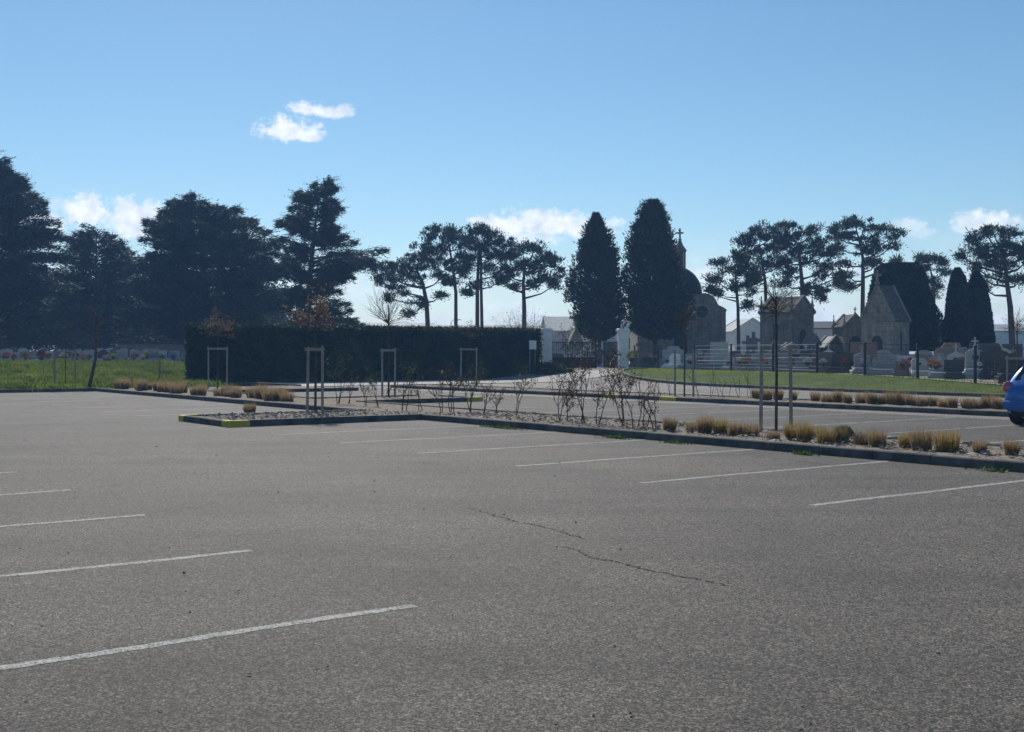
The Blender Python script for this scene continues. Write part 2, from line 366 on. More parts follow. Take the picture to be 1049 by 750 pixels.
def ribbon(name, A, B, n, dz, mt, sub=1):
    """sheet between polylines A and B (same count), draped on the terrain"""
    mb = MB(); rows = []
    for a, b_ in zip(A, B):
        rows.append([(a[0]+(b_[0]-a[0])*j/n, a[1]+(b_[1]-a[1])*j/n) for j in range(n+1)])
    for r in rows:
        for x, y in r: mb.v.append((x, y, float(T(x, y))+dz))
    for i in range(len(rows)-1):
        for j in range(n):
            a = i*(n+1)+j; mb.f.append((a, a+1, a+n+2, a+n+1))
    return mb.build(name, mt)
def smooth_line(pts, m=8):
    out = []
    P = [Vector(p) for p in pts]; P = [P[0]*2-P[1]]+P+[P[-1]*2-P[-2]]
    for i in range(1, len(P)-2):
        for k in range(m):
            t_ = k/m; a, b_, c, d = P[i-1], P[i], P[i+1], P[i+2]
            out.append(.5*((2*b_)+(c-a)*t_+(2*a-5*b_+4*c-d)*t_**2+(3*b_-a-3*c+d)*t_**3))
    out.append(P[-2]); return [(p.x, p.y) for p in out]
# right-hand verge
verge_edge = smooth_line([SV(-30, 38.4), SV(0, 38.4), SV(15, 38.5), SV(25, 39), SV(34, 39.8), SV(42, 41), SV(48, 43.2), SV(52, 46.3), SV(53.5, 49.5)], 8)
def fenceY(px): return 1/(1/76.+(px-674)*(1/48.-1/76.)/325)
FX = [650, 674, 711, 749, 792, 837, 886, 940, 999, 1063, 1135, 1215]
fence_pts = [at(p, fenceY(p)) for p in FX]
def resample(pl, n):
    P = np.array(pl); d = np.r_[0, np.cumsum(np.linalg.norm(np.diff(P, axis=0), axis=1))]
    q = np.linspace(0, d[-1], n); return list(zip(np.interp(q, d, P[:, 0]), np.interp(q, d, P[:, 1])))
# fence line extended to the right beyond the frame
fdir = (Vector(fence_pts[0])-Vector(fence_pts[-1])).normalized()
f_near = Vector(fence_pts[-1])-fdir*30
inner = resample([(f_near.x, f_near.y)]+fence_pts[::-1], 70)
edge_r = resample(verge_edge, 70)
tag(ribbon('grass_verge', edge_r, inner, 10, .05, M['turf']), kind='structure')
far = [(x+70+8, y+70) for x, y in inner]
far[-1] = (40, 190); 
tag(ribbon('cemetery_path', inner, [(x+90, y+60) for x, y in inner], 40, .03, M['dirt']), kind='structure')
def rect_sv(s0, s1, v0, v1): return [SV(s0, v0), SV(s1, v0), SV(s1, v1), SV(s0, v1)]
tag(grid_sheet('cemetery_gravel', 61, 125, 36, 125, 1.0, .03, M['dirt']), kind='structure')
tag(grid_sheet('graveyard_ground', 82.6, 125, -60, 36, 1.0, .03, M['dirt']), kind='structure')

def kerb_line(name, pts, wd=.14, h=.14, mt=None, jit=True):
    """kerb stones along a polyline, bevelled, each stone about a metre long"""
    mb = MB()
    P = [Vector(p) for p in pts]
    for a, b_ in zip(P[:-1], P[1:]):
        L = (b_-a).length; n = max(1, int(round(L/1.0))); d = (b_-a).normalized(); nrm = Vector((-d.y, d.x))
        for i in range(n):
            p = a+d*(L*i/n+.004); q = a+d*(L*(i+1)/n-.004)
            z0 = float(T(p.x, p.y)); z1 = float(T(q.x, q.y)); o = random.uniform(-.004, .004)
            r = wd/2; bv = .018
            prof = [(-r, -.1), (r, -.1), (r, h-bv+o), (r-bv, h+o), (-r+bv, h+o), (-r, h-bv+o)]
            vs = [(p.x+nrm.x*c, p.y+nrm.y*c, z0+z) for c, z in prof]+[(q.x+nrm.x*c, q.y+nrm.y*c, z1+z) for c, z in prof]
            m_ = 6; fs = [tuple(range(m_-1, -1, -1)), tuple(range(m_, 2*m_))]+[(k, (k+1) % m_, (k+1) % m_+m_, k+m_) for k in range(m_)]
            mb.add(vs, fs)
    return tag(mb.build(name, mt or M['kerb']), kind='structure')
def bed_sheet(name, s0, s1, v0, v1, dz=.095, mt=None):
    ns = max(2, int((s1-s0)/.25)); nv = max(2, int((v1-v0)/.25))
    mb = MB(); 
    for i in range(ns+1):
        for j in range(nv+1):
            x, y = SV(s0+(s1-s0)*i/ns, v0+(v1-v0)*j/nv)
            bb = 0 if i in (0, ns) or j in (0, nv) else random.uniform(0, .035)
            mb.v.append((x, y, float(T(x, y))+dz+bb))
    for i in range(ns):
        for j in range(nv):
            a = i*(nv+1)+j; mb.f.append((a, a+nv+1, a+nv+2, a+1))
    return tag(mb.build(name, mt or M['mulch']), kind='structure')
C1, C1B = 14.8, 17.4          # near bed front and back
C2, C2B = 27.3, 29.6          # second bed
bed_sheet('planting_bed', -12, 49.9, C1, C1B)
bed_sheet('planting_bed', 24.0, 26.7, 10.0, C1-.01)
bed_sheet('planting_bed', 32.0, 34.9, C1B+.01, 21.9)
bed_sheet('planting_bed', -12, 47, C2, C2B)
bed_sheet('planting_bed', 44, 49.9, C1B+.01, 23.8, .08)
kerb_line('kerb', [SV(-12, C1), SV(23.9, C1)])
kerb_line('kerb', [SV(23.9, C1), SV(23.9, 10.35)])
kerb_line('kerb', [SV(24.25, 9.93), SV(26.55, 9.93)])
kerb_line('kerb', [SV(26.8, 10.3), SV(26.8, C1), SV(50, C1)])
kerb_line('kerb', [SV(-12, C1B), SV(31.9, C1B), SV(31.9, 21.4)])
kerb_line('kerb', [SV(35, 21.4), SV(35, C1B), SV(44, C1B), SV(44, 24)])
kerb_line('kerb', [SV(32.5, 22), SV(34.4, 22)])
kerb_line('kerb', [SV(50, C1), SV(50, -60)])
kerb_line('kerb', [SV(-12, C2), SV(28.0, C2)])
kerb_line('kerb', [SV(31.8, C2+.1), SV(47, C2+.1), SV(47, C2B)])
kerb_line('kerb', [SV(-12, C2B), SV(47, C2B)])
kerb_line('kerb', [SV(50, 24), SV(50, 24.2), SV(56.5, 24.2)])
def ycorner(s0, s1, v0, v1, pts):
    kerb_line('kerb_yellow_corner', pts, wd=.144, h=.142, mt=M['yellow'])
ycorner(0, 0, 0, 0, [SV(23.9, 10.35), SV(23.9, 9.86)]); ycorner(0, 0, 0, 0, [SV(23.98, 9.93), SV(24.25, 9.93)])
ycorner(0, 0, 0, 0, [SV(26.55, 9.93), SV(26.87, 9.93)]); ycorner(0, 0, 0, 0, [SV(26.8, 10.01), SV(26.8, 10.3)])
ycorner(0, 0, 0, 0, [SV(31.9, 21.4), SV(31.9, 22.07)]); ycorner(0, 0, 0, 0, [SV(31.98, 22.0), SV(32.5, 22.0)])
ycorner(0, 0, 0, 0, [SV(28.0, C2), SV(28.8, C2)]); ycorner(0, 0, 0, 0, [SV(31.0, C2+.1), SV(31.8, C2+.1)])
kerb_line('kerb', [SV(28.8, C2), SV(31.0, C2+.1)])
kerb_line('verge_kerb', [(p[0], p[1]) for p in verge_edge], wd=.16, h=.14)
# hedge-side footway
def strip(s0, s1, v0, v1, name, mt, dz):
    return tag(grid_sheet(name, s0, s1, v0, v1, .5, dz, mt), kind='structure')
strip(50.2, 57.5, 24.4, 46, 'pavement', M['pave'], .03)

# painted stall lines
def pline(s, v0, v1, dz=.0018, wd=.10):
    mb = MB(); n = 120; ph = random.uniform(0, 6)
    for i in range(n+1):
        vv = v0+(v1-v0)*i/n
        for k in (-1, 1):
            x, y = SV(s+k*(wd/2+random.uniform(-.012, .006))+.016*math.sin(vv*1.1+ph)+.008*math.sin(vv*3.3+ph), vv); mb.v.append((x, y, float(T(x, y))+dz))
    mb.f = [(2*i, 2*i+2, 2*i+3, 2*i+1) for i in range(n)]
    tag(mb.build('parking_line', M['line']), kind='structure')
for k in range(-3, 17):
    s = 6.3+2.57*k
    if s > 6: pline(s, -1.3, 3.85)
for k in range(-2, 7): pline(8.0+2.63*k, 9.75, 14.7)
for k in range(1, 9): pline(27.1+2.6*k, 9.75, 14.7)
for k in range(-3, 12):
    pline(-1.3+2.6*k, 22.4, 27.2, .0018); 
for k in range(-3, 12): pline(-1.3+2.6*k, 17.5, 22.2, .0018)
# a tar-sealed joint across the near asphalt
def seam(pts, wd):
    P = smooth_line(pts, 16); mb = MB()
    for i, p in enumerate(P):
        q = Vector(P[min(i+1, len(P)-1)])-Vector(P[max(i-1, 0)]); q.normalize()
        ww = wd*random.uniform(.1, 1.6); j = random.uniform(-.03, .03)
        for k in (-1, 1): mb.v.append((p[0]-q.y*(k*ww/2+j), p[1]+q.x*(k*ww/2+j), .002))
    mb.f = [(2*i, 2*i+2, 2*i+3, 2*i+1) for i in range(len(P)-1)]
    tag(mb.build('asphalt_crack', M['tar']), kind='structure')
def gp(px, py): y = EYE*F/(py-HY); return (K(px)*y, y)
seam([gp(745, 600), gp(700, 591), gp(660, 583), gp(632, 576), gp(608, 572)], .022)
seam([gp(598, 552), gp(560, 541), gp(520, 532), gp(480, 520)], .014)
seam([gp(608, 572), gp(590, 563), gp(575, 560)], .012)
seam([gp(860, 478), gp(800, 470), gp(770, 468)], .016)

# loose gravel in the beds and litter on the asphalt
def scatter_stones(name, n, f, r0, r1, mt):
    P = []
    for _ in range(n):
        x, y, z = f(); r = random.uniform(r0, r1)
        c = np.array([x, y, z]); q = rng.normal(size=(4, 3))*r; q[:, 2] = np.abs(q[:, 2])*.7
        for tr in ((0, 1, 2), (0, 2, 3), (0, 3, 1), (1, 3, 2)): P.append(q[list(tr)]+c)
    o = link(name, tri_mesh(name, np.array(P)), mt); return tag(o, kind='stuff', label='loose stones and bark chips scattered over the planting beds', cat='gravel')
def in_sv(s0, s1, v0, v1, z):
    def f():
        x, y = SV(random.uniform(s0, s1), random.uniform(v0, v1)); return x, y, z
    return f
o = scatter_stones('bed_stones', 5200, lambda: (in_sv(3, 24, 14.95, 17.25, .125)() if random.random() < .75 else in_sv(24.1, 26.7, 10.1, 14.8, .125)()), .012, .04, simple('chippings', (.12, .10, .085), (.5, .47, .43), 3, .9, .1))
o['label'] = 'pale and brown stone chippings strewn over the near planting bed'
def litter():
    y = random.uniform(4, 24)**1; x = random.uniform(-.45, .45)*y; return x, y, .006
m_l = simple('grit', (.06, .05, .04), (.3, .27, .22), 2, .9)
o = scatter_stones('asphalt_grit', 900, litter, .003, .011, m_l); o['label'] = 'specks of grit lying on the asphalt'

# ================================================================ grass
def grass(name, pts, h0, h1, wd, mt, label):
    n = len(pts); P = np.array(pts)
    D = np.stack([rng.normal(0, .35, n), rng.normal(0, .35, n), np.ones(n)], 1)
    o = link(name, tri_mesh(name, leaves(P, D, rng.uniform(h0, h1, n), wd)), mt)
    return tag(o, label, 'grass', kind='stuff')
def clumpy(n, f, k=14, sp=.16):
    out = []
    while len(out) < n:
        x, y = f(); 
        for _ in range(k):
            g1, g2 = random.gauss(0, 1), random.gauss(0, .8); a, b_ = x+g1*sp, y+g2*sp; out.append((a, b_, float(T(a, b_))-.03+(max(0, .22-.12*(g1*g1+g2*g2)) if k > 40 else 0)))
    return out
def fl(): return SV(random.uniform(50.3, 83), random.uniform(-14, 34))
def fl2():
    while 1:
        x, y = fl()
        if -.5*y < x < -.255*y: return x, y
grass('rough_grass', clumpy(70000, fl2, 90, .42), .06, .24, .06, M['blade_dark'], 'rough tufted green grass on the bank in front of left graveyard')
ed = [Vector(p) for p in resample(verge_edge, 120)]; inn = [Vector(p) for p in resample([(f_near.x, f_near.y)]+fence_pts[::-1], 120)]
def fr():
    while 1:
        i = random.randrange(40, 119); t_ = random.random()
        p = ed[i].lerp(inn[i], .03+.95*t_)
        if abs(p.x) < .48*p.y: return p.x+random.gauss(0, .25), p.y+random.gauss(0, .25)
grass('verge_grass', clumpy(34000, fr, 9, .3), .05, .17, .05, M['blade'], 'mown green grass on the verge before the cemetery fence')
def weeds(px, py, n, sp, label):
    py = 363.5+68*(px+345)/775; x0, y0 = gp(px, py); P = np.stack([x0+rng.normal(0, sp, n)*.55-rng.normal(0, sp*.2, n), y0+rng.normal(0, sp*.5, n)*.5, np.full(n, .0)], 1)
    dd = rng.normal(0, sp, n); P[:, 0] = x0+U.x*dd; P[:, 1] = y0+U.y*dd-np.abs(rng.normal(0, .04, n)); P[:, 2] = 0
    D = np.stack([rng.normal(0, .8, n), rng.normal(0, .8, n), np.full(n, .7)], 1)
    o = link('weed', tri_mesh('weed', leaves(P, D, rng.uniform(.03, .12, n), .025)), M['weed']); tag(o, label, 'weed', kind='stuff')
weeds(513, 433, 260, .35, 'green weeds at the kerb foot below the bare twiggy shrubs')
weeds(631, 443, 160, .16, 'green weed patch at the kerb foot left of the dry grasses')
weeds(822, 461, 90, .12, 'small green weed at kerb foot in front of dry grass clumps')
weeds(690, 450, 60, .2, 'thin green weeds at kerb foot below the leftmost dry grass')
weeds(1015, 484, 60, .12, 'green weeds at the kerb foot nearest the right edge of photo')
weeds(348, 429, 40, .1, 'tiny weed on the peninsula kerb by the staked tree')

# ================================================================ dry grass clumps
def clump_mesh(n, h, r, mix=0.0):
    a = rng.uniform(0, 2*np.pi, n); q = np.sqrt(rng.uniform(0, 1, n))*r
    P = np.stack([np.cos(a)*q, np.sin(a)*q, np.zeros(n)], 1)
    D = np.stack([np.cos(a)*q/r*.2+rng.normal(0, .1, n), np.sin(a)*q/r*.2+rng.normal(0, .1, n), np.ones(n)], 1)
    return leaves(P, D, np.where(rng.uniform(size=n) < .85, rng.uniform(.7, 1.0, n), rng.uniform(.3, 1.25, n))*h, .014)
protos = []
for i, (h, r, mt) in enumerate([(.38, .13, 'straw'), (.32, .17, 'straw'), (.42, .14, 'strawg'), (.33, .10, 'straw'), (.42, .16, 'strawg')]):
    protos.append((tri_mesh('dry_grass_clump', clump_mesh(420, h, r)), mt))
for me, mt in protos: me.materials.append(M[mt])
def clump(x, y, z, kind, sc_, label, group):
    o = bpy.data.objects.new('dry_grass_clump', protos[kind][0]); COL.objects.link(o); o.location = (x, y, z)
    o.rotation_euler = (random.uniform(-.06, .06), random.uniform(-.06, .06), random.uniform(0, 6)); o.scale = (sc_*random.uniform(.9, 1.15), sc_, sc_*random.uniform(.9, 1.1))
    tag(o, label, 'ornamental grass', group)
ORD = ['first','second','third','fourth','fifth','sixth','seventh','eighth','ninth','tenth','eleventh','twelfth','thirteenth','fourteenth','fifteenth','sixteenth','seventeenth','eighteenth','nineteenth','twentieth']
ORD += ['twenty-'+o for o in ORD[:9]]+['thirtieth']+['thirty-'+o for o in ORD[:9]]+['fortieth']+['forty-'+o for o in ORD[:9]]+['fiftieth']
near = [(686, 15.6, 0, .95, 0), (711, 15.7, 1, .9, 0), (722, 15.7, 3, 1.1, 0), (738, 15.8, 2, .95, 1), (752, 15.7, 0, 1, 0), (768, 15.9, 1, 1, 0), (792, 15.6, 1, .8, 0),
        (812, 15.8, 2, .9, 1), (825, 15.7, 2, 1, 1), (846, 15.6, 4, .85, 1), (862, 15.9, 0, 1.1, 0), (884, 15.8, 1, 1.05, 0), (899, 15.6, 0, 1.1, 0), (928, 15.9, 2, .9, 0), (944, 15.7, 0, .95, 0),
        (970, 15.7, 4, 1.0, 1), (1004, 15.8, 3, 1.0, 0), (1036, 15.9, 3, .9, 0), (838, 16.5, 1, 1, 0)]
near.sort()
for i, (px, v, kd, s_, gr) in enumerate(near):
    x, y = RV(px, v); look = 'greening yellow' if kd in (2, 4) else 'tan'
    clump(x, y, .09, kd, s_*random.uniform(.72, 1.08), f'{look} dry grass clump in the near bed, {ORD[i]} from the left', 'dry grass clumps in the near bed')
n_left = 34
for i in range(n_left):
    s = 49.5-i*(49.5-33)/(n_left-1)+random.uniform(-.15, .15); x, y = SV(s, 15.6+random.uniform(-.3, .5))
    clump(x, y, .09, random.choice([0, 1, 0, 3]), random.uniform(1.0, 1.5), f'tan dry grass clump in front of the hedge, {ORD[i]} from the left', 'dry grass clumps in front of the hedge')
mid = [774, 785, 797, 812, 835, 848, 858, 868, 884, 893, 903, 915, 925, 933, 945, 956, 968, 976, 992, 1000, 1013, 1022]
mid.sort()
for i, px in enumerate(mid):
    x, y = RV(px, 28.6+random.uniform(-.3, .5))
    clump(x, y, .09, random.choice([0, 1, 3, 0, 3]), random.uniform(.95, 1.25), f'brown dry grass clump in the farther bed, {ORD[i]} from the left', 'dry grass clumps in the farther bed')

# ================================================================ shrubs
def twiggy(mb, p, d, L, r, depth, tips, spread=.5, wob=.25):
    n = 4; pts = [Vector(p)]; rad = [r]; d = Vector(d).normalized()
    for i in range(n):
        d = (d+Vector((random.gauss(0, wob), random.gauss(0, wob), random.gauss(0, wob*.5)))*.5).normalized()
        pts.append(pts[-1]+d*L/n); rad.append(r*(1-.6*(i+1)/n))
        if depth > 0 and i > 0:
            for _ in range(random.choice([1, 1, 2])):
                sd_ = (d+Vector((random.gauss(0, spread), random.gauss(0, spread), random.gauss(.15, spread*.6)))).normalized()
                twiggy(mb, pts[-1], sd_, L*random.uniform(.35, .6), r*.5, depth-1, tips, spread, wob)
    mb.tube(pts, rad, 3, False); tips.append((pts[-1], d)); tips.append((pts[2], d))
def shrub(x, y, z, h, label, group, stems=3, leafn=60, leafm='brown', depth=2, r=.012, spread=.6, name='bare_shrub'):
    root = empty(name, (x, y, z), label, 'shrub', group)
    mb = MB(); tips = []
    for k in range(stems):
        a = random.uniform(0, 6.28); twiggy(mb, (random.gauss(0, .04), random.gauss(0, .04), -.02), (math.cos(a)*.2, math.sin(a)*.2, 1), h*random.uniform(.75, 1), r, depth, tips, spread*.85, .26)
    mb.build('stems', M['twig'], root)
    if leafn:
        idx = rng.integers(0, len(tips), leafn); C = np.array([list(tips[i][0]) for i in idx])+rng.normal(0, .035, (leafn, 3))
        link('leaves', tri_mesh('leaves', leaves(C, rng.normal(size=(leafn, 3)), rng.uniform(.025, .06, leafn), .026)), M[leafm], root)
    return root
SH = [(345, 1.05, 'olive', 200, 'leafy-tipped thin shrub just right of the orange-leaved staked tree'), (357, .7, 'dead', 40, 'crooked bare shrub, second right of the orange-leaved staked tree'), (372, .55, 'dead', 25, 'small bare shrub before the hedge between two staked trees'),
      (386, .85, 'olive', 150, 'green-tipped shrub immediately left of the vase-shaped staked tree'), (413, 1.05, 'olive', 170, 'tall green-tipped shrub immediately right of the vase-shaped staked tree'), (431, .6, 'dead', 30, 'low bare shrub between hedge sapling and vase-shaped tree'),
      (452, .75, 'dead', 40, 'bare twisting shrub left of the bushier brown one'), (463, .95, 'dead', 220, 'bushy brown-leaved shrub in front of hedge'), (482, 1.05, 'olive', 200, 'upright shrub with green tips in front of stakes before hedge'), (495, .8, 'dead', 30, 'bare leaning shrub beside the green-tipped upright one'),
      (509, .5, 'dead', 90, 'low rounded brown shrub in the middle bed'), (527, 1.1, 'olive', 130, 'single tall straight shrub left of the gate'), (570, .8, 'dead', 110, 'twiggy dark shrub left of the two bushy ones'), (581, .55, 'dead', 90, 'low twiggy shrub against the biggest bushy one'),
      (597, 1.2, 'dead', 420, 'largest dark bushy shrub standing in front of the gate'), (611, .9, 'dead', 40, 'thin straight shrub between the two bushy ones before the gate'), (640, 1.15, 'dead', 400, 'dark bushy shrub in front of the right gate pillar'), (660, .6, 'dead', 40, 'bare spreading twigs right of the bushy shrubs'), (672, .8, 'dead', 15, 'bare leaning twig beside the leftmost dry grass clump'), (652, .7, 'dead', 60, 'small shrub tight against the bush before right gate pillar')]
for px, h, lm, ln, lab in SH:
    x, y = RV(px, 15.9+random.uniform(-.4, .5))
    shrub(x, y, .09, h, lab, 'young shrubs in the near bed', stems=3 if ln > 150 else 2, leafn=int(ln*(2.2 if lm == 'dead' else 2.0)), leafm='brown' if lm == 'dead' else lm, depth=2, r=.016)
fx = [566, 574, 583, 592, 600, 609, 618, 628, 637, 645, 655, 664, 676, 686, 716, 728, 737, 745, 757, 768]
for i, px in enumerate(fx):
    x, y = RV(px, 28.7+random.uniform(-.4, .4))
    shrub(x, y, .09, random.uniform(.5, .95), f'small leafless twiggy plant in the farther bed, {ORD[i]} from the left', 'leafless twigs in the farther bed', stems=2, leafn=12, depth=1, r=.012)
for i, px in enumerate([380, 396, 422, 445]):
    x, y = RV(px, 20.2+random.uniform(-.5, .5)) if px < 470 else (0, 0)
    shrub(x, y, .09, random.uniform(.3, .5), f'short twiggy plant on the short peninsula before the hedge, {ORD[i]} from left', 'twigs on the far peninsula', stems=2, leafn=30, depth=1, r=.01)
# small tuft on the near peninsula and green ball shrub
x, y = gp(256, 426.5); clump(x, y, .09, 1, .8, 'small dry tuft on the end of the yellow-cornered peninsula', 'tufts on the peninsula')
def ball_shrub(x, y, z, r, label):
    root = empty('ball_shrub', (x, y, z), label, 'shrub')
    n = 1600; D = unit(rng.normal(size=(n, 3))); D[:, 2] = np.abs(D[:, 2])*1.1-.15
    C = D*r*rng.uniform(.7, 1, (n, 1)); C[:, 2] += .03
    link('leaves', tri_mesh('leaves', leaves(C, D+rng.normal(0, .5, (n, 3)), .04, .03)), M['weed'], root)
    mb = MB(); mb.tube([(0, 0, -.03), (0, 0, r*.6)], .015, 5); mb.build('stem', M['twig'], root)
x, y = RV(864, 17.0); ball_shrub(x, y, .08, .2, 'small round green shrub behind the dry grass clumps')

# ================================================================ staked young trees
def stakes(x, y, z, wd, h, ang, label, group='stake frames round the young trees', cross=True):
    root = empty('tree_stakes', (x, y, z), label, 'stakes', group, rz=ang)
    for k in (-1, 1):
        t1, t2 = random.uniform(-.02, .02), random.uniform(-.02, .02)
        mb = MB(); mb.tube([(k*wd/2, 0, -.1), (k*wd/2+t1, t2, h*.5), (k*wd/2+t1*1.5, t2*1.5, h+random.uniform(-.02, .02))], [.036, .035, .034], 8); mb.build('post', M['stake'], root)
    if cross:
        mb = MB(); mb.box(-wd/2-.06, wd/2+.06, -.05, -.034, h-.12, h-.04); mb.build('crossbar', M['stake'], root)
        mb = MB(); mb.tube([(-wd/2, 0, h-.2), (0, .05, h-.22), (wd/2, 0, h-.2)], .014, 5); mb.build('tie', M['black'], root)
def sapling(x, y, z, trunk_h, crown, r, label, style='vase', leafm=None, leafn=0, n=26, tr=.028):
    root = empty('young_tree', (x, y, z), label, 'tree', 'staked young trees')
    mb = MB(); mb.tube([(0, 0, -.05), (.01, 0, trunk_h*.5), (0, .01, trunk_h), (0, 0, trunk_h+crown*.55)], [tr*1.15, tr, tr*.85, tr*.35], 7); mb.build('trunk', M['bark'], root)
    mb = MB(); tips = []
    for k in range(n):
        a = 2.4*k+random.uniform(-.3, .3); z0 = trunk_h+crown*.5*(k/n)**1.3 if style != 'vase' else trunk_h+crown*.12*(k/n)
        el_ = random.uniform(.25, 1.35) if style == 'vase' else random.uniform(-.1, 1.2)
        L = (crown*.95 if style == 'vase' else r)*random.uniform(.7, 1.05)
        d = (math.cos(a)*math.cos(el_), math.sin(a)*math.cos(el_), math.sin(el_)); L = min(L, r/max(.12, math.cos(el_)))
        if style == 'dense': twiggy(mb, (0, 0, z0), d, max(L, .3)*.8, .010, 3, tips, .7, .3)
        else: twiggy(mb, (0, 0, z0), d, L, .009, 2 if style != 'vase' else 1, tips, .45, .22)
    mb.build('crown', M['twig'], root)
    if leafn:
        idx = rng.integers(0, len(tips), leafn); C = np.array([list(tips[i][0]) for i in idx])+rng.normal(0, .05, (leafn, 3))
        link('dead_leaves', tri_mesh('dead_leaves', leaves(C, rng.normal(size=(leafn, 3)), rng.uniform(.05, .11, leafn), .05)), M[leafm], root)
AV = math.atan2(V.y, V.x)
x, y = at(67, 50.5); sapling(x, y, float(T(x, y))+.02, 2.0, 1.1, .75, 'thin bare young tree on the grassy bank at far left', 'ball', None, 0, 20, .022)
stakes(x, y, float(T(x, y)), .9, 1.78, 0, 'two pale stakes with crossbar on the grassy bank at far left')
x, y = at(223, 50.5); sapling(x, y, .1, 2.25, 1.0, .62, 'young tree with brown dead leaves near the left end of the hedge', 'ball', 'dead', 330, 24)
stakes(x, y, .1, .8, 1.78, 0, 'stake frame under the brown-leaved tree near hedge left end')
x, y = at(323, 29.5); sapling(x, y, .1, 2.1, .95, .5, 'young tree with orange-brown leaves on the yellow-cornered peninsula', 'ball', 'dead', 380, 26, .03)
stakes(x, y-.08, .1, .38, 1.68, 0.1, 'stake frame around the orange-leaved tree on the peninsula')
x, y = at(398, 39.3); sapling(x, y, .1, 2.45, 1.25, .62, 'leafless vase-shaped young tree before the hedge', 'vase', None, 0, 44, .034)
stakes(x, y, .1, .42, 1.68, 0, 'stake frame around the vase-shaped bare tree before hedge')
x, y = at(480, 52.5); sapling(x, y, .1, 2.2, .85, .5, 'very thin young tree in front of the right half of the hedge', 'ball', 'dead', 60, 14, .016)
stakes(x, y, .1, .72, 1.76, 0, 'stake frame before the right half of the hedge, around the thinnest tree')
x, y = RV(701, 28.5); sapling(x, y, .1, 2.3, .95, .42, 'bare young tree in front of the domed chapel', 'ball', None, 0, 34)
stakes(x, y, .1, .64, 1.64, 0, 'stake pair in front of the domed chapel', cross=False)
x, y = RV(795, 17.1); sapling(x, y, .1, 2.2, .8, .42, 'nearest young tree, with dense round bare crown, between two tall posts', 'dense', None, 0, 34, .027)
stakes(x, y, .1, .60, 1.62, 0.1, 'two tall grey posts flanking the nearest young tree', cross=False)
x, y = RV(1042, 38.9); sapling(x, y, float(T(x, y)), 2.25, .95, .4, 'bare young tree at the right edge above the blue car', 'ball', None, 0, 36)
stakes(x+.05, y, float(T(x, y)), .85, 1.5, 0, 'stakes at the right edge above the blue car')
# leaning dark pole-tree and orange-leaved sapling on the bank
x, y = at(94, 52); root = empty('bare_tree', (x, y, float(T(x, y))), 'leaning bare dark trunk on the grassy bank, left', 'tree')
mb = MB(); tp = [(-.15, 0, -.1), (.05, .0, .8), (.16, .05, 1.4), (.2, .0, 2.6), (.24, .05, 3.5)]; mb.tube(tp, [.09, .075, .065, .05, .03], 8); mb.build('trunk', M['bark'], root)
mb = MB(); tips = []
for k in range(16): twiggy(mb, (.21, 0, 2.2+k*.08), (math.cos(k*2.4), math.sin(k*2.4), .5), 1.0, .014, 1, tips)
mb.build('crown', M['twig'], root)
x, y = at(163, 51.5); shrub(x, y, float(T(x, y)), 1.75, 'slender sapling with orange leaves on the grassy bank', None, 1, 160, 'dead', 1, .025, .3, 'sapling')

# ================================================================ hedge
def block_hedge():
    s0, s1 = 58.2, 60.2; v0, v1 = 22.4, 45.3; h = 3.15
    x0, y0 = SV(s0, v0)
    root = empty('hedge', (x0, y0, 0), 'tall dark clipped hedge left of the gate', 'hedge')
    L = v1-v0; ang = AV; root.rotation_euler = (0, 0, ang)     # local x along v, local y along u
    mb = MB(); mb.box(.18, L-.5, .18, 1.85, -.1, h-.14); mb.build('branches', M['hedge'], root)
    parts = []
    def face(n, f, nrm):
        P = np.array([f() for _ in range(n)]); N = np.tile(nrm, (n, 1))+rng.normal(0, .9, (n, 3))
        parts.append(leaves(P+rng.normal(0, .035, (n, 3)), N, rng.uniform(.05, .12, n), .06))
    def bulge(x, z): return .06*math.sin(x*1.3+z)+.05*math.sin(x*3.1+z*2.2)
    def fr_():
        x, z = random.uniform(.05, L-.35), random.uniform(0, h); return (x, .1+bulge(x, z)+(.12 if z < .3 else 0), z)
    face(64000, fr_, (0, -1, .1))
    face(14000, lambda: (random.uniform(0, L-.35), random.uniform(.1, 1.9), h-.08+random.gauss(0, .05)), (0, 0, 1))
    face(6000, lambda: (.08+random.uniform(-.05, .07), random.uniform(.05, 1.95), random.uniform(0, h)), (-1, 0, .1))
    face(8000, lambda: (L-.4+random.uniform(-.3, .12), random.uniform(.05, 1.95), random.uniform(0, h)), (1, 0, .1))
    face(6000, lambda: (random.uniform(0, L-.3), 1.9, random.uniform(0, h)), (0, 1, .1))
    for px in np.linspace(.2, L-.6, 60):                    # stray shoots on top
        n = 14; P = np.array([px, random.uniform(.2, 1.8), h-.05])+rng.normal(0, .06, (n, 3)); parts.append(leaves(P, np.tile((0, 0, 1.), (n, 1))+rng.normal(0, .4, (n, 3)), rng.uniform(.06, .2, n), .04))
    link('foliage', tri_mesh('foliage', np.concatenate(parts)), M['hedge'], root)
block_hedge()
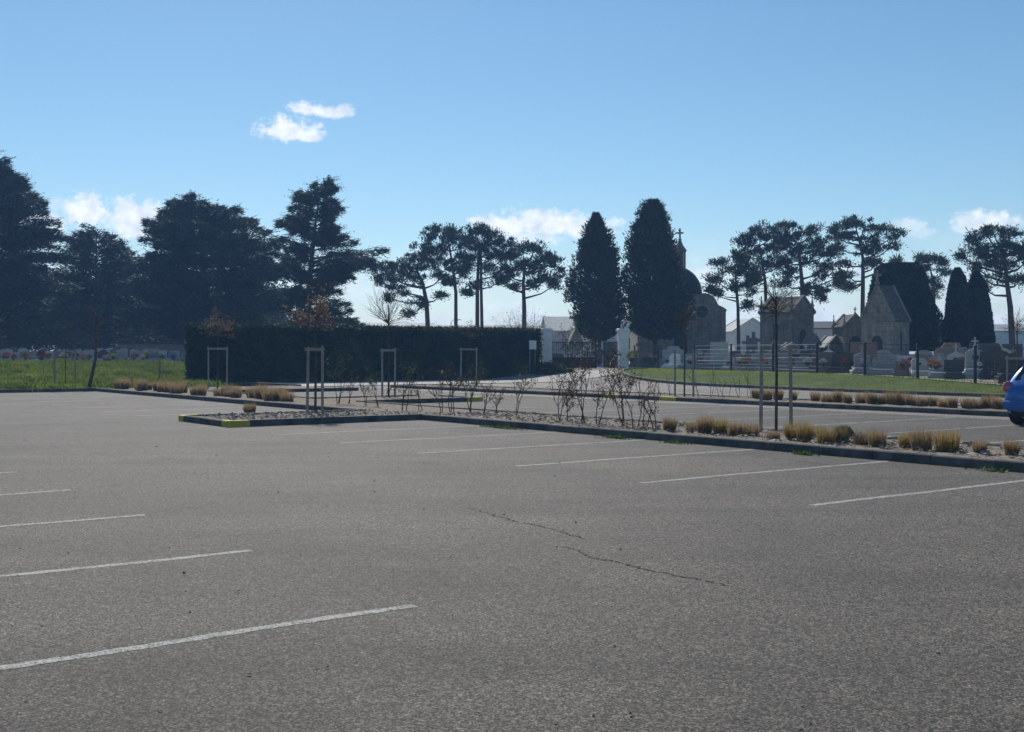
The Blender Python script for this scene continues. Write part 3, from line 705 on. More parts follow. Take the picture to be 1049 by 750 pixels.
def bush(name, x, y, z, rx, ry, rz_, n, mt, label, size=.09, cat='bush', core=True):
    root = empty(name, (x, y, z), label, cat)
    D = unit(rng.normal(size=(n, 3))); D[:, 2] = np.abs(D[:, 2]); q = rng.uniform(.3, 1, (n, 1))**.5
    lump = 1+.18*np.sin(D[:, :1]*7+1)*np.cos(D[:, 1:2]*6)+.1*np.sin(D[:, 2:3]*11)
    C = D*q*lump*np.array([[rx, ry, rz_]])
    link('foliage', tri_mesh('foliage', leaves(C, D+rng.normal(0, .7, (n, 3)), rng.uniform(.6, 1.4, n)*size, size*.7)), M[mt], root)
    mb = MB(); 
    for k in range(5): a = k*1.26; mb.tube([(0, 0, -.1), (math.cos(a)*rx*.3, math.sin(a)*ry*.3, rz_*.5)], [.04, .015], 5)
    mb.build('stem', M['bark'], root)
x, y = at(563, 71); bush('bush', x, y, float(T(x, y)), 1.1, .9, .8, 3500, 'hedge', 'low green bush at the foot of the left gate pillar')
x, y = at(576, 71); bush('bush', x, y, float(T(x, y)), .8, .5, .32, 1600, 'weed', 'lowest pale green sprawl of leaves just left of the gate')
# notice on the hedge end
x, y = SV(57.85, 43.9); root = empty('notice_board', (x, y, .2), 'small white notice on posts against the right end of hedge', 'sign', rz=AV)
mb = MB(); mb.box(-.27, .27, -.02, .02, 1.65, 2.2, .0); mb.build('panel', M['white'], root)
for k in (-.2, .2): mb = MB(); mb.box(k-.02, k+.02, .022, .05, -.2, 2.15); mb.build('post', M['stake'], root)
mb = MB()
for i in range(6): mb.box(-.2, random.uniform(0, .2), -.024, -.021, 1.72+i*.07, 1.733+i*.07)
mb.build('faded_marks', M['gran_grey'], root)

# ================================================================ gate and fence
def pillar(px, Y, wd, top, label):
    x, y = at(px, Y); z = float(T(x, y)); h = zp(top, Y)-z
    root = empty('gate_pillar', (x, y, z), label, 'pillar', rz=R(8))
    mb = MB(); mb.box(-wd/2, wd/2, -wd/2, wd/2, -.2, h-.14); mb.build('shaft', M['white'], root)
    mb = MB(); mb.box(-wd/2-.07, wd/2+.07, -wd/2-.07, wd/2+.07, h-.138, h-.05, 0); mb.box(-wd/2-.03, wd/2+.03, -wd/2-.03, wd/2+.03, h-.048, h+.03, .04); mb.build('cap', M['white'], root)
pillar(560, 75.5, .62, 337, 'white gate pillar at the right end of the hedge'); pillar(638, 76, .64, 337, 'white gate pillar beside the cemetery fence')
def gate(px0, px1, Y0, Y1, label, hinge):
    a = Vector(at(px0, Y0)); b_ = Vector(at(px1, Y1)); L = (b_-a).length; ang = math.atan2((b_-a).y, (b_-a).x)
    z = float(T(a.x, a.y))+.06
    root = empty('iron_gate', (a.x, a.y, z), label, 'gate', 'the two leaves of the cemetery gate', rz=ang)
    mb = MB(); h = 1.78
    mb.box(0, .07, -.035, .035, 0, h+.06); mb.box(L-.07, L, -.035, .035, 0, h+.06)
    mb.box(.07, L-.07, -.025, .025, h-.1, h-.04); mb.box(.07, L-.07, -.025, .025, .02, .09); mb.box(.07, L-.07, -.026, .026, .68, .74); mb.build('frame', M['black'], root)
    mb = MB(); mb.box(.07, L-.07, -.01, .01, .09, .68); mb.build('lower_panel', M['black'], root)
    n = int(L/.14)
    mb = MB()
    for i in range(1, n): xx = L*i/n; mb.tube([(xx, 0, .74), (xx, 0, h-.1)], .02, 5); mb.tube([(xx, 0, h-.04), (xx, 0, h+.06)], [.014, .003], 5)
    mb.build('bars', M['black'], root)
    mb = MB(); mb.box(L-.16 if hinge == 0 else .1, L-.1 if hinge == 0 else .16, -.07, .07, .95, 1.1); mb.build('lock', M['black'], root)
gate(564.8, 611, 75.5, 77.5, 'wide black iron gate leaf hung on the left pillar', 0); gate(618.5, 633.5, 79, 76, 'narrow half-open black gate leaf hung on the right pillar', 1)
fr_root = empty('cemetery_fence', (*fence_pts[0], 0), 'long dark post and wire fence along the right cemetery', 'fence')
ox, oy = fence_pts[0]
for i, (x, y) in enumerate(fence_pts):
    z = float(T(x, y)); mb = MB(); mb.box(x-ox-.05, x-ox+.05, y-oy-.05, y-oy+.05, z-.1, z+1.6, .01); mb.build('post', M['metal'], fr_root)
for i in range(len(fence_pts)-1):
    a = Vector(fence_pts[i]); b_ = Vector(fence_pts[i+1]); za = float(T(*a)); zb = float(T(*b_))
    def pt(t_, h): p = a.lerp(b_, t_); return (p.x-ox, p.y-oy, za+(zb-za)*t_+h)
    mb = MB()
    for h in (.12, .35, .6, .85, 1.1, 1.33, 1.54):
        mb.tube([pt(.01, h), pt(.99, h)], .012 if h > 1.5 or h < .2 else .005, 4)
    for k in range(1, 40): mb.tube([pt(k/40, .12), pt(k/40, 1.54)], .0028, 3)
    mb.build('mesh_panel', M['metal'], fr_root)
    if i in (2, 3, 4):       # panels with pale slats woven through
        mb = MB(); d = (b_-a).normalized(); nrm = Vector((-d.y, d.x))
        for h in (1.50, 1.26, 1.04, .82, .6, .4, .2) if i != 3 else (1.52, 1.42, 1.2, 1.0, .8, .6, .42, .25):
            j0, j1 = random.uniform(.015, .05), random.uniform(.95, .985)
            p, q = pt(j0, h), pt(j1, h+random.uniform(-.03, .03)); dz = random.uniform(.008, .02)
            vs = [(p[0]-nrm.x*.03, p[1]-nrm.y*.03, p[2]-dz), (q[0]-nrm.x*.03, q[1]-nrm.y*.03, q[2]-dz), (q[0]+nrm.x*.03, q[1]+nrm.y*.03, q[2]), (p[0]+nrm.x*.03, p[1]+nrm.y*.03, p[2])]
            vs += [(v_[0], v_[1], v_[2]+.012) for v_ in vs]
            mb.add(vs, [(0, 3, 2, 1), (4, 5, 6, 7), (0, 1, 5, 4), (1, 2, 6, 5), (2, 3, 7, 6), (3, 0, 4, 7)])
        mb.build('slats', M['slat'], fr_root)

# ================================================================ trees
def profile_tree(name, px, Y, prof, kind, label, cat='tree', leafs=20000, size=.3, mt='conifer', trunk_r=.3, lean=0, base_py=None, group=None, thin=None):
    x0, y0 = at(px, Y); z0 = float(T(x0, y0))
    pf = [(zp(py, Y)-z0, (px-xl)*Y/F, (xr-px)*Y/F) for py, xl, xr in prof]
    pf.sort(); Zs = np.array([p[0] for p in pf]); RL = np.array([p[1] for p in pf]); RR = np.array([p[2] for p in pf])
    root = empty(name, (x0, y0, z0), label, cat, group); ztop, zbot = Zs[-1], Zs[0]
    tcx = (np.interp(ztop, Zs, RR)-np.interp(ztop, Zs, RL))/2
    def axis_x(z): t_ = np.clip((z-zbot*.5)/(ztop-zbot*.5), 0, 1); return tcx*t_**1.5
    def rad(z, a):
        l = np.interp(z, Zs, RL); r = np.interp(z, Zs, RR); ax = axis_x(z); l = l+ax; r = r-ax; c = np.cos(a); m_ = (l+r)/2
        return np.maximum(.1, m_+(r-l)/2*c)
    mb = MB(); pts = []; rr = []
    for k in range(9):
        z = -.2+(ztop+.1)*k/8; pts.append((float(axis_x(z))+random.gauss(0, .03), random.gauss(0, .05), z)); rr.append(trunk_r*(1-.92*k/8))
    mb.tube(pts, rr, 9)
    parts = []
    if kind == 'cedar':
        nb = 190 if leafs != 40000 else 120; per = leafs//nb
        mbb = MB()
        for i in range(nb):
            f_ = (i+.5)/nb; z = zbot+(ztop-zbot)*f_**.9; a = i*2.399+random.uniform(-.3, .3)
            if i % 3 == 0: a = random.choice([0, math.pi])+random.uniform(-.35, .35)
            Rr = float(rad(z, a))*random.choice([1.2, 1.12, 1.05, 1, .95, .85, .7, .55])
            zz0 = max(.6, z-Rr*random.uniform(.05, .28)); zx = float(axis_x(zz0))
            tipz = z+random.uniform(-.45, .5)
            tip = np.array([float(axis_x(z))+math.cos(a)*Rr, math.sin(a)*Rr, tipz]); st = np.array([zx, 0, zz0])
            midp = (st+tip)/2+np.array([0, 0, Rr*random.uniform(.02, .1)])
            mb.tube([st, midp, tip], [trunk_r*.25*(1-f_)+.04, .05, .012], 5, False)
            n = int(per*(Rr/np.mean(RL+RR)*2+.35)); t_ = rng.uniform(.12, 1.02, n)**.8
            P = (1-t_)[:, None]**2*st+2*(t_*(1-t_))[:, None]*midp+(t_**2)[:, None]*tip
            lw = Rr*.30*np.clip(1.08-t_, .02, 1)**.8
            side = np.array([-math.sin(a), math.cos(a), 0]); q = rng.uniform(-1, 1, n)*lw
            P = P+side*q[:, None]; P[:, 2] += rng.normal(0, .2, n)*(1.2-t_)*1.5-np.abs(q)*.2+.05+.22*np.sin(q*5+i)*np.sin(t_*9+i); P += rng.normal(0, .08, P.shape)
            P[:, 2] -= rng.exponential(.12, n)
            out_ = np.array([math.cos(a), math.sin(a), .12]); D = out_+side*(q/np.maximum(lw, .05))[:, None]*.8+rng.normal(0, .35, P.shape)
            parts.append(leaves(P, D, rng.uniform(.5, 1.3, n)*size, size*.22))
            for _ in range(3):
                m_ = 26; tt = rng.uniform(0, 1, m_); da = random.uniform(-.5, .5); L_ = random.uniform(.5, 1.25); dz_ = random.uniform(-.1, .45)
                dv = np.array([math.cos(a+da), math.sin(a+da), dz_]); b0 = tip*(1-.12)+st*.12+np.array([0, 0, random.uniform(-.1, .15)])
                parts.append(leaves(b0+tt[:, None]*dv*L_+rng.normal(0, .05, (m_, 3)), dv+rng.normal(0, .5, (m_, 3)), rng.uniform(.3, .7, m_)*size*(1.2-tt), size*.16))
    elif kind == 'dense':
        n = leafs; z = zbot+(ztop-zbot)*rng.uniform(0, 1, n)**1.15; a = rng.uniform(0, 2*np.pi, n); Rm = rad(z, a)
        lump = .97+.12*np.sin(a*3+z*1.7)+.10*np.sin(a*5-z*2.9)+.10*np.sin(z*5.3+a*2)
        q = .93*rng.uniform(.0, 1, n)**.42; holes = np.sin(a*4+z*2.3)*np.cos(z*3.1+a)*np.sin(z*1.1)
        keep = (holes < .42) | (rng.uniform(size=n) < .12)
        P = np.stack([axis_x(z)+np.cos(a)*Rm*lump*q, np.sin(a)*Rm*lump*q, z+rng.normal(0, .1, n)], 1)[keep]; aa = a[keep]; n = len(P)
        D = np.stack([np.cos(aa), np.sin(aa), np.full(n, .9)], 1)+rng.normal(0, .5, (n, 3))
        parts.append(leaves(P, D, rng.uniform(.6, 1.4, n)*size, size*.55))
        # sprays breaking the outline
        for _ in range(150):
            zz = random.uniform(zbot, ztop-.3); ang = random.uniform(0, 6.28); rr_ = float(rad(zz, ang))*random.uniform(.95, 1.1); m_ = 26
            c = np.array([float(axis_x(zz))+math.cos(ang)*rr_, math.sin(ang)*rr_, zz]); P = c+rng.normal(0, .16, (m_, 3)); P[:, 2] += rng.uniform(-.1, .3, m_)
            parts.append(leaves(P, np.tile((math.cos(ang), math.sin(ang), 1.3), (m_, 1))+rng.normal(0, .4, (m_, 3)), rng.uniform(.5, 1.2, m_)*size, size*.45))
    elif kind == 'clipped':
        n = leafs; z = rng.uniform(zbot, ztop, n); a = rng.uniform(0, 2*np.pi, n); Rm = rad(z, a)
        q = np.where(rng.uniform(size=n) < .75, rng.uniform(.93, 1.02, n), rng.uniform(.3, 1, n)); q = q*(1+.025*np.sin(a*7+z*3))
        P = np.stack([axis_x(z)+np.cos(a)*Rm*q, np.sin(a)*Rm*q, z], 1)
        D = np.stack([np.cos(a)*.6, np.sin(a)*.6, np.full(n, .8)], 1)+rng.normal(0, .4, (n, 3)); parts.append(leaves(P, D, rng.uniform(.5, 1.2, n)*size, size*.6))
        core = []; na = 20; zz = np.linspace(zbot, ztop-.12, 16); AA = np.linspace(0, 2*np.pi, na+1)
        def cp(z_, a_): r_ = float(rad(z_, a_))*.88; return (float(axis_x(z_))+math.cos(a_)*r_, math.sin(a_)*r_, z_)
        for i in range(15):
            for k in range(na):
                p_, q_, u_, w_ = cp(zz[i], AA[k]), cp(zz[i], AA[k+1]), cp(zz[i+1], AA[k+1]), cp(zz[i+1], AA[k]); core += [(p_, q_, u_), (p_, u_, w_)]
        parts.append(np.array(core))
        m_ = leafs//8; q = np.sqrt(rng.uniform(0, 1, m_)); a = rng.uniform(0, 2*np.pi, m_); Rm = rad(np.full(m_, ztop), a)
        parts.append(leaves(np.stack([axis_x(ztop)+np.cos(a)*Rm*q, np.sin(a)*Rm*q, np.full(m_, ztop)], 1), rng.normal(0, .4, (m_, 3))+np.array([0, 0, 1]), size, size*.6))
    mb.build('trunk', M['bark'], root)
    link('crown', tri_mesh('crown', np.concatenate(parts)), M[mt], root)
    return root
GC = 'cedars above the left graveyard'
profile_tree('cedar', -12, 98, [(160, -16, -6), (172, -30, 12), (184, -45, 22), (200, -60, 38), (214, -70, 42), (230, -80, 46), (245, -88, 55), (262, -92, 62), (282, -100, 72), (305, -105, 76), (330, -105, 78), (344, -95, 72)], 'cedar', 'tallest dark cedar at the left edge of the photo', leafs=76000, size=.42, mt='cedar', trunk_r=.5, group=GC)
profile_tree('ivy_clad_tree', 98, 108, [(236, 86, 112), (244, 76, 124), (258, 68, 134), (280, 66, 140), (300, 64, 142), (325, 66, 140), (344, 74, 130)], 'cedar', 'rounded leafy tree between the left-edge cedar and the broad cedar', leafs=30000, size=.34, mt='conifer', trunk_r=.25)
profile_tree('broad_cedar', 213, 104, [(206, 188, 214), (214, 172, 236), (222, 164, 252), (235, 153, 264), (252, 144, 280), (275, 138, 294), (300, 136, 299), (325, 138, 298), (340, 146, 288)], 'cedar', 'broad flat-topped dark cedar behind the left end of the hedge', leafs=100000, size=.4, mt='cedar', trunk_r=.6, group=GC)
profile_tree('cedar', 313, 100, [(187, 322, 336), (193, 308, 344), (205, 302, 340), (215, 296, 346), (228, 290, 352), (240, 286, 340), (250, 290, 362), (258, 292, 388), (268, 292, 380), (280, 295, 368), (292, 298, 356), (305, 300, 350), (318, 302, 356), (328, 306, 372), (338, 308, 356)], 'cedar', 'ragged cedar with its top leaning right, above the middle of the hedge', leafs=40000, size=.36, mt='cedar', trunk_r=.4, group=GC)
profile_tree('conifer', 614, 92, [(221, 609, 612), (232, 603, 618), (245, 598, 625), (262, 590, 631), (272, 588, 633), (290, 583, 636), (312, 583, 638), (332, 586, 640), (342, 596, 632), (347, 606, 622)], 'dense', 'pointed dark conifer directly behind the gate', leafs=26000, size=.26, trunk_r=.22, group='pair of pointed conifers behind the gate')
profile_tree('conifer', 671, 93, [(207, 664, 674), (218, 656, 680), (232, 649, 685), (250, 643, 690), (272, 638, 694), (300, 637, 702), (322, 640, 708), (338, 648, 704), (346, 662, 690)], 'dense', 'taller, wider dark conifer half covering the domed chapel', leafs=34000, size=.26, trunk_r=.25, group='pair of pointed conifers behind the gate')
profile_tree('clipped_evergreen', 920, 88, [(272, 903, 941), (276, 898, 945), (300, 892, 950), (318, 890, 958), (330, 889, 965), (350, 890, 966), (360, 892, 962)], 'clipped', 'large dark flat-topped evergreen behind the gabled mausoleum', leafs=20000, size=.2, mt='cypress', trunk_r=.2)
profile_tree('cypress', 981, 86, [(276, 979, 983), (284, 975, 988), (296, 972, 991), (315, 970, 993), (340, 968, 995), (356, 970, 993)], 'clipped', 'dark columnar cypress, the left and taller of the pair', leafs=10000, size=.17, mt='cypress', trunk_r=.12, group='pair of columnar cypresses')
profile_tree('cypress', 1004, 87, [(280, 998, 1003), (290, 993, 1008), (305, 991, 1012), (325, 990, 1015), (350, 990, 1018), (358, 992, 1016)], 'clipped', 'dark columnar cypress, the right and lower of the pair', leafs=10000, size=.17, mt='cypress', trunk_r=.12, group='pair of columnar cypresses')

def pine(pxs, Y, blobs, label, trunk_r=.2, dens=430, group='tall pines of the cemetery', double=False):
    px0, py0 = pxs[0]; x0, y0 = at(px0, Y); z0 = float(T(x0, y0)); root = empty('pine_tree', (x0, y0, z0), label, 'pine', group)
    def loc(px, py): return Vector(((px-px0)*Y/F, 0, zp(py, Y)-z0))
    tr = [loc(*p) for p in pxs]; tr[0].z = -.2
    mb = MB(); n = len(tr); mb.tube(tr, [trunk_r*(1-.6*i/(n-1)) for i in range(n)], 8)
    if double:
        mb.tube([p+Vector((.5-.4*i/(n-1), .2, 0)) for i, p in enumerate(tr)], [trunk_r*.8*(1-.6*i/(n-1)) for i in range(n)], 8)
    parts = []; top = tr[-1]; ztr = [p.z for p in tr]
    for (px, py, rx, ry) in blobs:
        c = loc(px, py); c.y = random.uniform(-1.6, 1.6)*(1.2 if rx > 10 else 1); sx, sz = rx*Y/F, ry*Y/F
        zz = min(top.z, max(tr[1].z, c.z-abs(c.x-top.x)*.45)); f_ = 0
        for i in range(n-1):
            if tr[i].z <= zz <= tr[i+1].z: f_ = (zz-tr[i].z)/(tr[i+1].z-tr[i].z+1e-6); st = tr[i].lerp(tr[i+1], f_); break
        else: st = top
        mid_ = st.lerp(c, .55)+Vector((0, 0, -.25)); mb.tube([st, mid_, c], [trunk_r*.42, trunk_r*.25, .03], 5, False)
        for _ in range(5):
            e = c+Vector((random.uniform(-sx, sx), random.uniform(-sx, sx), random.uniform(-sz*.3, sz))); mb.tube([mid_.lerp(c, .6), e], [.035, .01], 4, False)
        ns = max(8, int(20*sx*sz/.7))                        # tufts in the blob
        for _ in range(ns):
            u_ = unit(rng.normal(size=(1, 3)))[0]*(rng.uniform(.1, 1.0)**.5 if rng.uniform() < .72 else rng.uniform(1.0, 1.5))
            tc_ = np.array(c)+u_*np.array([sx, sx*1.1, sz]); m_ = int(dens*.16); rr_ = rng.uniform(.18, .52)
            q = rng.normal(0, 1, (m_, 3))*np.array([rr_*.58, rr_*.58, rr_*.42]); 
            parts.append(leaves(tc_+q, q+np.array([0, 0, .35])+rng.normal(0, .15, q.shape), rng.uniform(.14, .32, m_), .10))
    mb.build('trunk', M['pinebark'], root); link('crown', tri_mesh('crown', np.concatenate(parts)), M['pine'], root)
pine([(440, 340), (437, 310), (433, 290), (426, 275)], 112, [(392, 280, 9, 6), (401, 275, 8, 5), (405, 286, 10, 7), (417, 274, 12, 8), (430, 263, 13, 8), (441, 268, 10, 9), (452, 284, 7, 6), (425, 288, 10, 5), (412, 299, 8, 4), (399, 306, 6, 4), (430, 312, 8, 5), (420, 322, 6, 4), (452, 303, 6, 4), (388, 288, 5, 4), (441, 255, 7, 5)], 'leftmost pine above the hedge, spreading towards the cedar', .26)
pine([(467, 340), (467, 300), (464, 275), (460, 250)], 112, [(438, 243, 6, 4), (447, 239, 8, 5), (457, 236, 10, 5), (464, 246, 10, 7), (452, 253, 9, 6), (476, 250, 7, 5), (474, 264, 9, 7), (460, 272, 11, 6), (475, 279, 9, 6), (455, 286, 6, 4), (463, 289, 6, 4), (480, 272, 6, 4)], 'slender pine above the hedge, second from the left', .2)
pine([(489, 340), (489, 300), (490, 270), (492, 250)], 110, [(478, 243, 9, 6), (487, 238, 10, 5), (499, 240, 10, 6), (509, 246, 9, 6), (518, 252, 8, 6), (522, 262, 7, 6), (491, 254, 11, 7), (506, 264, 12, 8), (482, 265, 8, 5), (516, 276, 9, 5), (484, 292, 7, 4), (478, 300, 5, 3), (514, 287, 7, 4), (500, 276, 7, 4)], 'twin-trunked tallest pine above the hedge', .22, double=True)
pine([(537, 345), (537, 315), (536, 290), (538, 272)], 106, [(524, 262, 10, 6), (535, 256, 8, 5), (547, 257, 9, 6), (558, 262, 9, 6), (568, 268, 8, 6), (573, 278, 7, 5), (551, 273, 12, 7), (533, 271, 10, 7), (520, 280, 9, 6), (511, 288, 7, 5), (560, 287, 11, 6), (545, 290, 8, 5), (569, 292, 7, 4), (526, 293, 6, 4)], 'rightmost of the four pines above the hedge', .24)
pine([(757, 352), (756, 315), (754, 290), (753, 272)], 100, [(741, 268, 8, 4), (753, 263, 8, 5), (749, 280, 11, 5), (764, 277, 9, 6), (763, 266, 6, 4), (730, 288, 8, 6), (737, 298, 7, 5), (726, 297, 4, 4), (768, 296, 8, 6), (767, 312, 4, 5), (748, 294, 6, 4), (772, 286, 5, 5)], 'small leaning pine immediately right of the domed chapel', .17)
pine([(786, 330), (784, 290), (781, 270), (778, 252)], 106, [(764, 245, 9, 6), (776, 238, 10, 6), (788, 241, 9, 6), (793, 253, 8, 7), (777, 252, 11, 7), (765, 259, 8, 5), (786, 267, 10, 7), (761, 274, 7, 5), (795, 272, 7, 6), (774, 280, 8, 5), (770, 290, 5, 4)], 'pine behind the nearest young tree, second right of the chapel', .18)
pine([(822, 330), (822, 295), (820, 272), (818, 250)], 104, [(804, 233, 9, 5), (814, 240, 10, 6), (829, 239, 10, 6), (803, 248, 9, 7), (818, 252, 12, 7), (840, 250, 10, 6), (848, 258, 8, 6), (830, 264, 12, 8), (807, 266, 10, 6), (845, 274, 10, 5), (812, 280, 10, 6), (856, 284, 8, 4), (862, 290, 5, 3), (835, 285, 9, 5), (842, 297, 7, 4), (827, 296, 7, 5), (804, 290, 6, 4), (836, 304, 4, 4)], 'wide dense pine rising over the pinnacled mausoleum', .25)
pine([(883, 330), (884, 290), (884, 265), (880, 245)], 108, [(857, 241, 8, 5), (866, 232, 9, 5), (877, 228, 11, 5), (890, 231, 9, 5), (902, 236, 9, 5), (910, 244, 9, 5), (918, 251, 7, 4), (874, 241, 11, 6), (890, 246, 11, 5), (903, 255, 9, 4), (884, 257, 10, 5), (862, 252, 6, 4), (905, 268, 11, 3), (920, 267, 8, 3), (893, 270, 7, 3), (870, 268, 6, 3), (868, 283, 7, 3), (876, 294, 6, 3), (866, 292, 4, 3)], 'umbrella-topped pine rising left of the flat-topped evergreen', .24)
pine([(958, 340), (957, 300), (954, 280), (951, 268)], 112, [(942, 265, 7, 4), (952, 264, 8, 3), (962, 266, 7, 3), (969, 269, 5, 3), (949, 275, 7, 4), (963, 279, 7, 4), (955, 287, 7, 4), (964, 294, 5, 4), (957, 302, 5, 3), (946, 284, 5, 3)], 'thin small pine between flat-topped evergreen and cypresses', .14)
pine([(1038, 352), (1035, 315), (1031, 285), (1029, 262)], 98, [(1001, 246, 8, 5), (1010, 238, 9, 5), (1024, 236, 10, 5), (1040, 238, 10, 6), (1055, 243, 10, 6), (1008, 254, 10, 6), (1024, 252, 12, 7), (1043, 256, 12, 8), (1000, 263, 8, 5), (1014, 268, 11, 6), (1034, 272, 12, 7), (1055, 268, 11, 7), (994, 274, 6, 5), (1008, 284, 9, 5), (1024, 288, 8, 5), (1046, 287, 10, 5), (1065, 255, 9, 6), (1013, 296, 5, 4), (986, 262, 4, 4)], 'large pine at the right edge of the photo', .3)

# understorey and far belt under the cedars
def belt(label, n, px0, px1, Y0, Y1, ztop_lo, ztop_hi, mt, size, name):
    parts = []; 
    for _ in range(n):
        px = random.uniform(px0, px1); Y = random.uniform(Y0, Y1); x, y = at(px, Y); z = float(T(x, y)); h = random.uniform(ztop_lo, ztop_hi); m_ = 260
        c = np.array([x, y, z+h*.6]); q = np.clip(rng.normal(0, 1, (m_, 3)), -1.7, 1.7)*np.array([1.5, 1.0, h*.24]); parts.append(leaves(c+q, rng.normal(size=(m_, 3)), rng.uniform(.2, .6, m_)*1.0, .28))
    o = link(name, tri_mesh(name, np.concatenate(parts)), M[mt]); tag(o, label, 'woodland', kind='stuff')
belt('dark far woodland under and behind the cedars', 400, -90, 292, 135, 175, 4, 11.5, 'conifer', .4, 'far_woodland')
# thin trunks seen against the light below the cedars
ug = [(8, 116), (36, 120), (47, 112), (84, 118), (90, 122), (103, 116), (112, 125), (124, 118), (133, 124), (141, 117), (149, 121), (157, 126), (166, 118), (172, 124), (181, 119), (189, 126), (243, 120), (262, 118), (281, 121)]
for i, (px, Y) in enumerate(ug):
    h = random.uniform(6.5, 9.5); hw = random.uniform(9, 14)
    yt = HY-(h+1-EYE)*F/Y
    ml = 'small dark evergreen under the cedars, ' + ORD[i] + ' from the left'
    x0, y0 = at(px, Y); z0 = float(T(x0, y0)); root = empty('understorey_tree', (x0, y0, z0), ml, 'tree', 'small trees under the cedars')
    mb = MB(); mb.tube([(0, 0, -.1), (.1, 0, h*.5), (0, 0, h*.9)], [.12, .09, .03], 6); mb.build('trunk', M['bark'], root)
    n = 1500; q = rng.normal(0, 1, (n, 3))*np.array([.85, .85, h*.19])+np.array([0, 0, h*.66]); q[:, 2] = np.maximum(q[:, 2], random.uniform(1.6, 2.6)+rng.uniform(0, .4, n))
    link('crown', tri_mesh('crown', leaves(q, rng.normal(size=(n, 3)), rng.uniform(.15, .4, n), .18)), M['cedar'], root)

# reddish bare shrub over the hedge
x, y = at(534, 84); root = empty('red_twig_tree', (x, y, float(T(x, y))), 'reddish bare round-headed shrub showing above the hedge near the gate', 'tree')
mb = MB(); mb.tube([(0, 0, -.1), (0, 0, 1.3)], [.12, .09], 7); mb.build('trunk', M['bark'], root)
mb = MB(); tips = []
for k in range(70):
    a = k*2.4; e_ = random.uniform(.1, 1.4); twiggy(mb, (0, 0, 1.2), (math.cos(a)*math.cos(e_), math.sin(a)*math.cos(e_), math.sin(e_)), random.uniform(2.0, 2.5), .016, 1, tips, .5, .2)
mb.build('crown', M['redtwig'], root)
n = 900; idx = rng.integers(0, len(tips), n); link('buds', tri_mesh('buds', leaves(np.array([list(tips[i][0]) for i in idx])+rng.normal(0, .1, (n, 3)), rng.normal(size=(n, 3)), .08, .06)), M['redtwig'], root)

# ================================================================ buildings of the cemetery
def gable_building(name, cx, cy, rz, w_, d_, hw, hr, label, wall='stone', roof='oldroof', z=None, over=.1, cat='mausoleum', band=True, base=True):
    z0 = float(T(cx, cy)) if z is None else z
    root = empty(name, (cx, cy, z0), label, cat, rz=rz)
    mb = MB(); mb.prism([(-w_/2, -.2), (w_/2, -.2), (w_/2, hw), (0, hr), (-w_/2, hw)], -d_/2, d_/2); mb.build('wall', M[wall], root)
    mb = MB(); th = .1
    for k in (-1, 1):
        sl_ = (hr-hw)/(w_/2); xo = w_/2+over
        poly = [(0, hr+.012), (k*xo, hr-sl_*xo+.012), (k*xo, hr-sl_*xo+th), (0, hr+th+.02)]
        if k > 0: poly = poly[::-1]
        mb.prism(poly, -d_/2+.16, d_/2-.16)
    mb.build('roof', M[roof], root)
    for yy in (-d_/2, d_/2):
        mb = MB()
        for k in (-1, 1):
            sl_ = (hr-hw)/(w_/2); xo = w_/2+over
            poly = [(k*.001, hr+.016), (k*xo, hr-sl_*xo+.016), (k*xo, hr-sl_*xo+.2), (k*.001, hr+.22)]
            if k > 0: poly = poly[::-1]
            y0_ = yy-.15 if yy < 0 else yy-.153; mb.prism(poly, y0_, y0_+.3)
        mb.build('gable_coping', M[wall], root)
    if band:
        bz = hw-.15
        for hz in (bz, .35):
            mb = MB(); mb.box(-w_/2-.07, w_/2+.07, -d_/2-.07, -d_/2-.002, hz, hz+.14); mb.box(-w_/2-.07, w_/2+.07, d_/2+.002, d_/2+.07, hz, hz+.14)
            mb.box(-w_/2-.07, -w_/2-.002, -d_/2-.0, d_/2, hz, hz+.14); mb.box(w_/2+.002, w_/2+.07, -d_/2, d_/2, hz, hz+.14)
            mb.build('string_course', M[wall], root)
    return root
def pinn(root, x, y, z0, z1, r=.13, wall='stone'):
    mb = MB(); h = z1-z0; mb.lathe([(r*.9, z0-.6), (r*.9, z0+h*.35), (r*1.35, z0+h*.37), (r*1.35, z0+h*.43), (r*.8, z0+h*.45), (r*.2, z0+h*.86), (r*.5, z0+h*.9), (r*.1, z1)], 8, (x, y)); mb.build('pinnacle', M[wall], root)
def cross(root, x, y, z, h, mt='stone', name='cross', par=None):
    mb = MB(); t_ = h*.07; mb.box(x-t_, x+t_, y-t_, y+t_, z, z+h); mb.box(x-h*.3, x-t_-.001, y-t_*.9, y+t_*.9, z+h*.55, z+h*.55+2*t_); mb.box(x+t_+.001, x+h*.3, y-t_*.9, y+t_*.9, z+h*.55, z+h*.55+2*t_)
    mb.box(x-t_*2, x+t_*2, y-t_*2, y+t_*2, z-.001, z+t_*1.5); mb.build(name, M[mt], root)
def arch_poly(w_, h0, h1, n=10):
    pts = [(-w_/2, h0), (w_/2, h0)]; r = w_/2
    for k in range(n+1): a = math.pi*k/n; pts.append((r*math.cos(a), h1-r*1.3+r*1.3*math.sin(a)))
    return pts

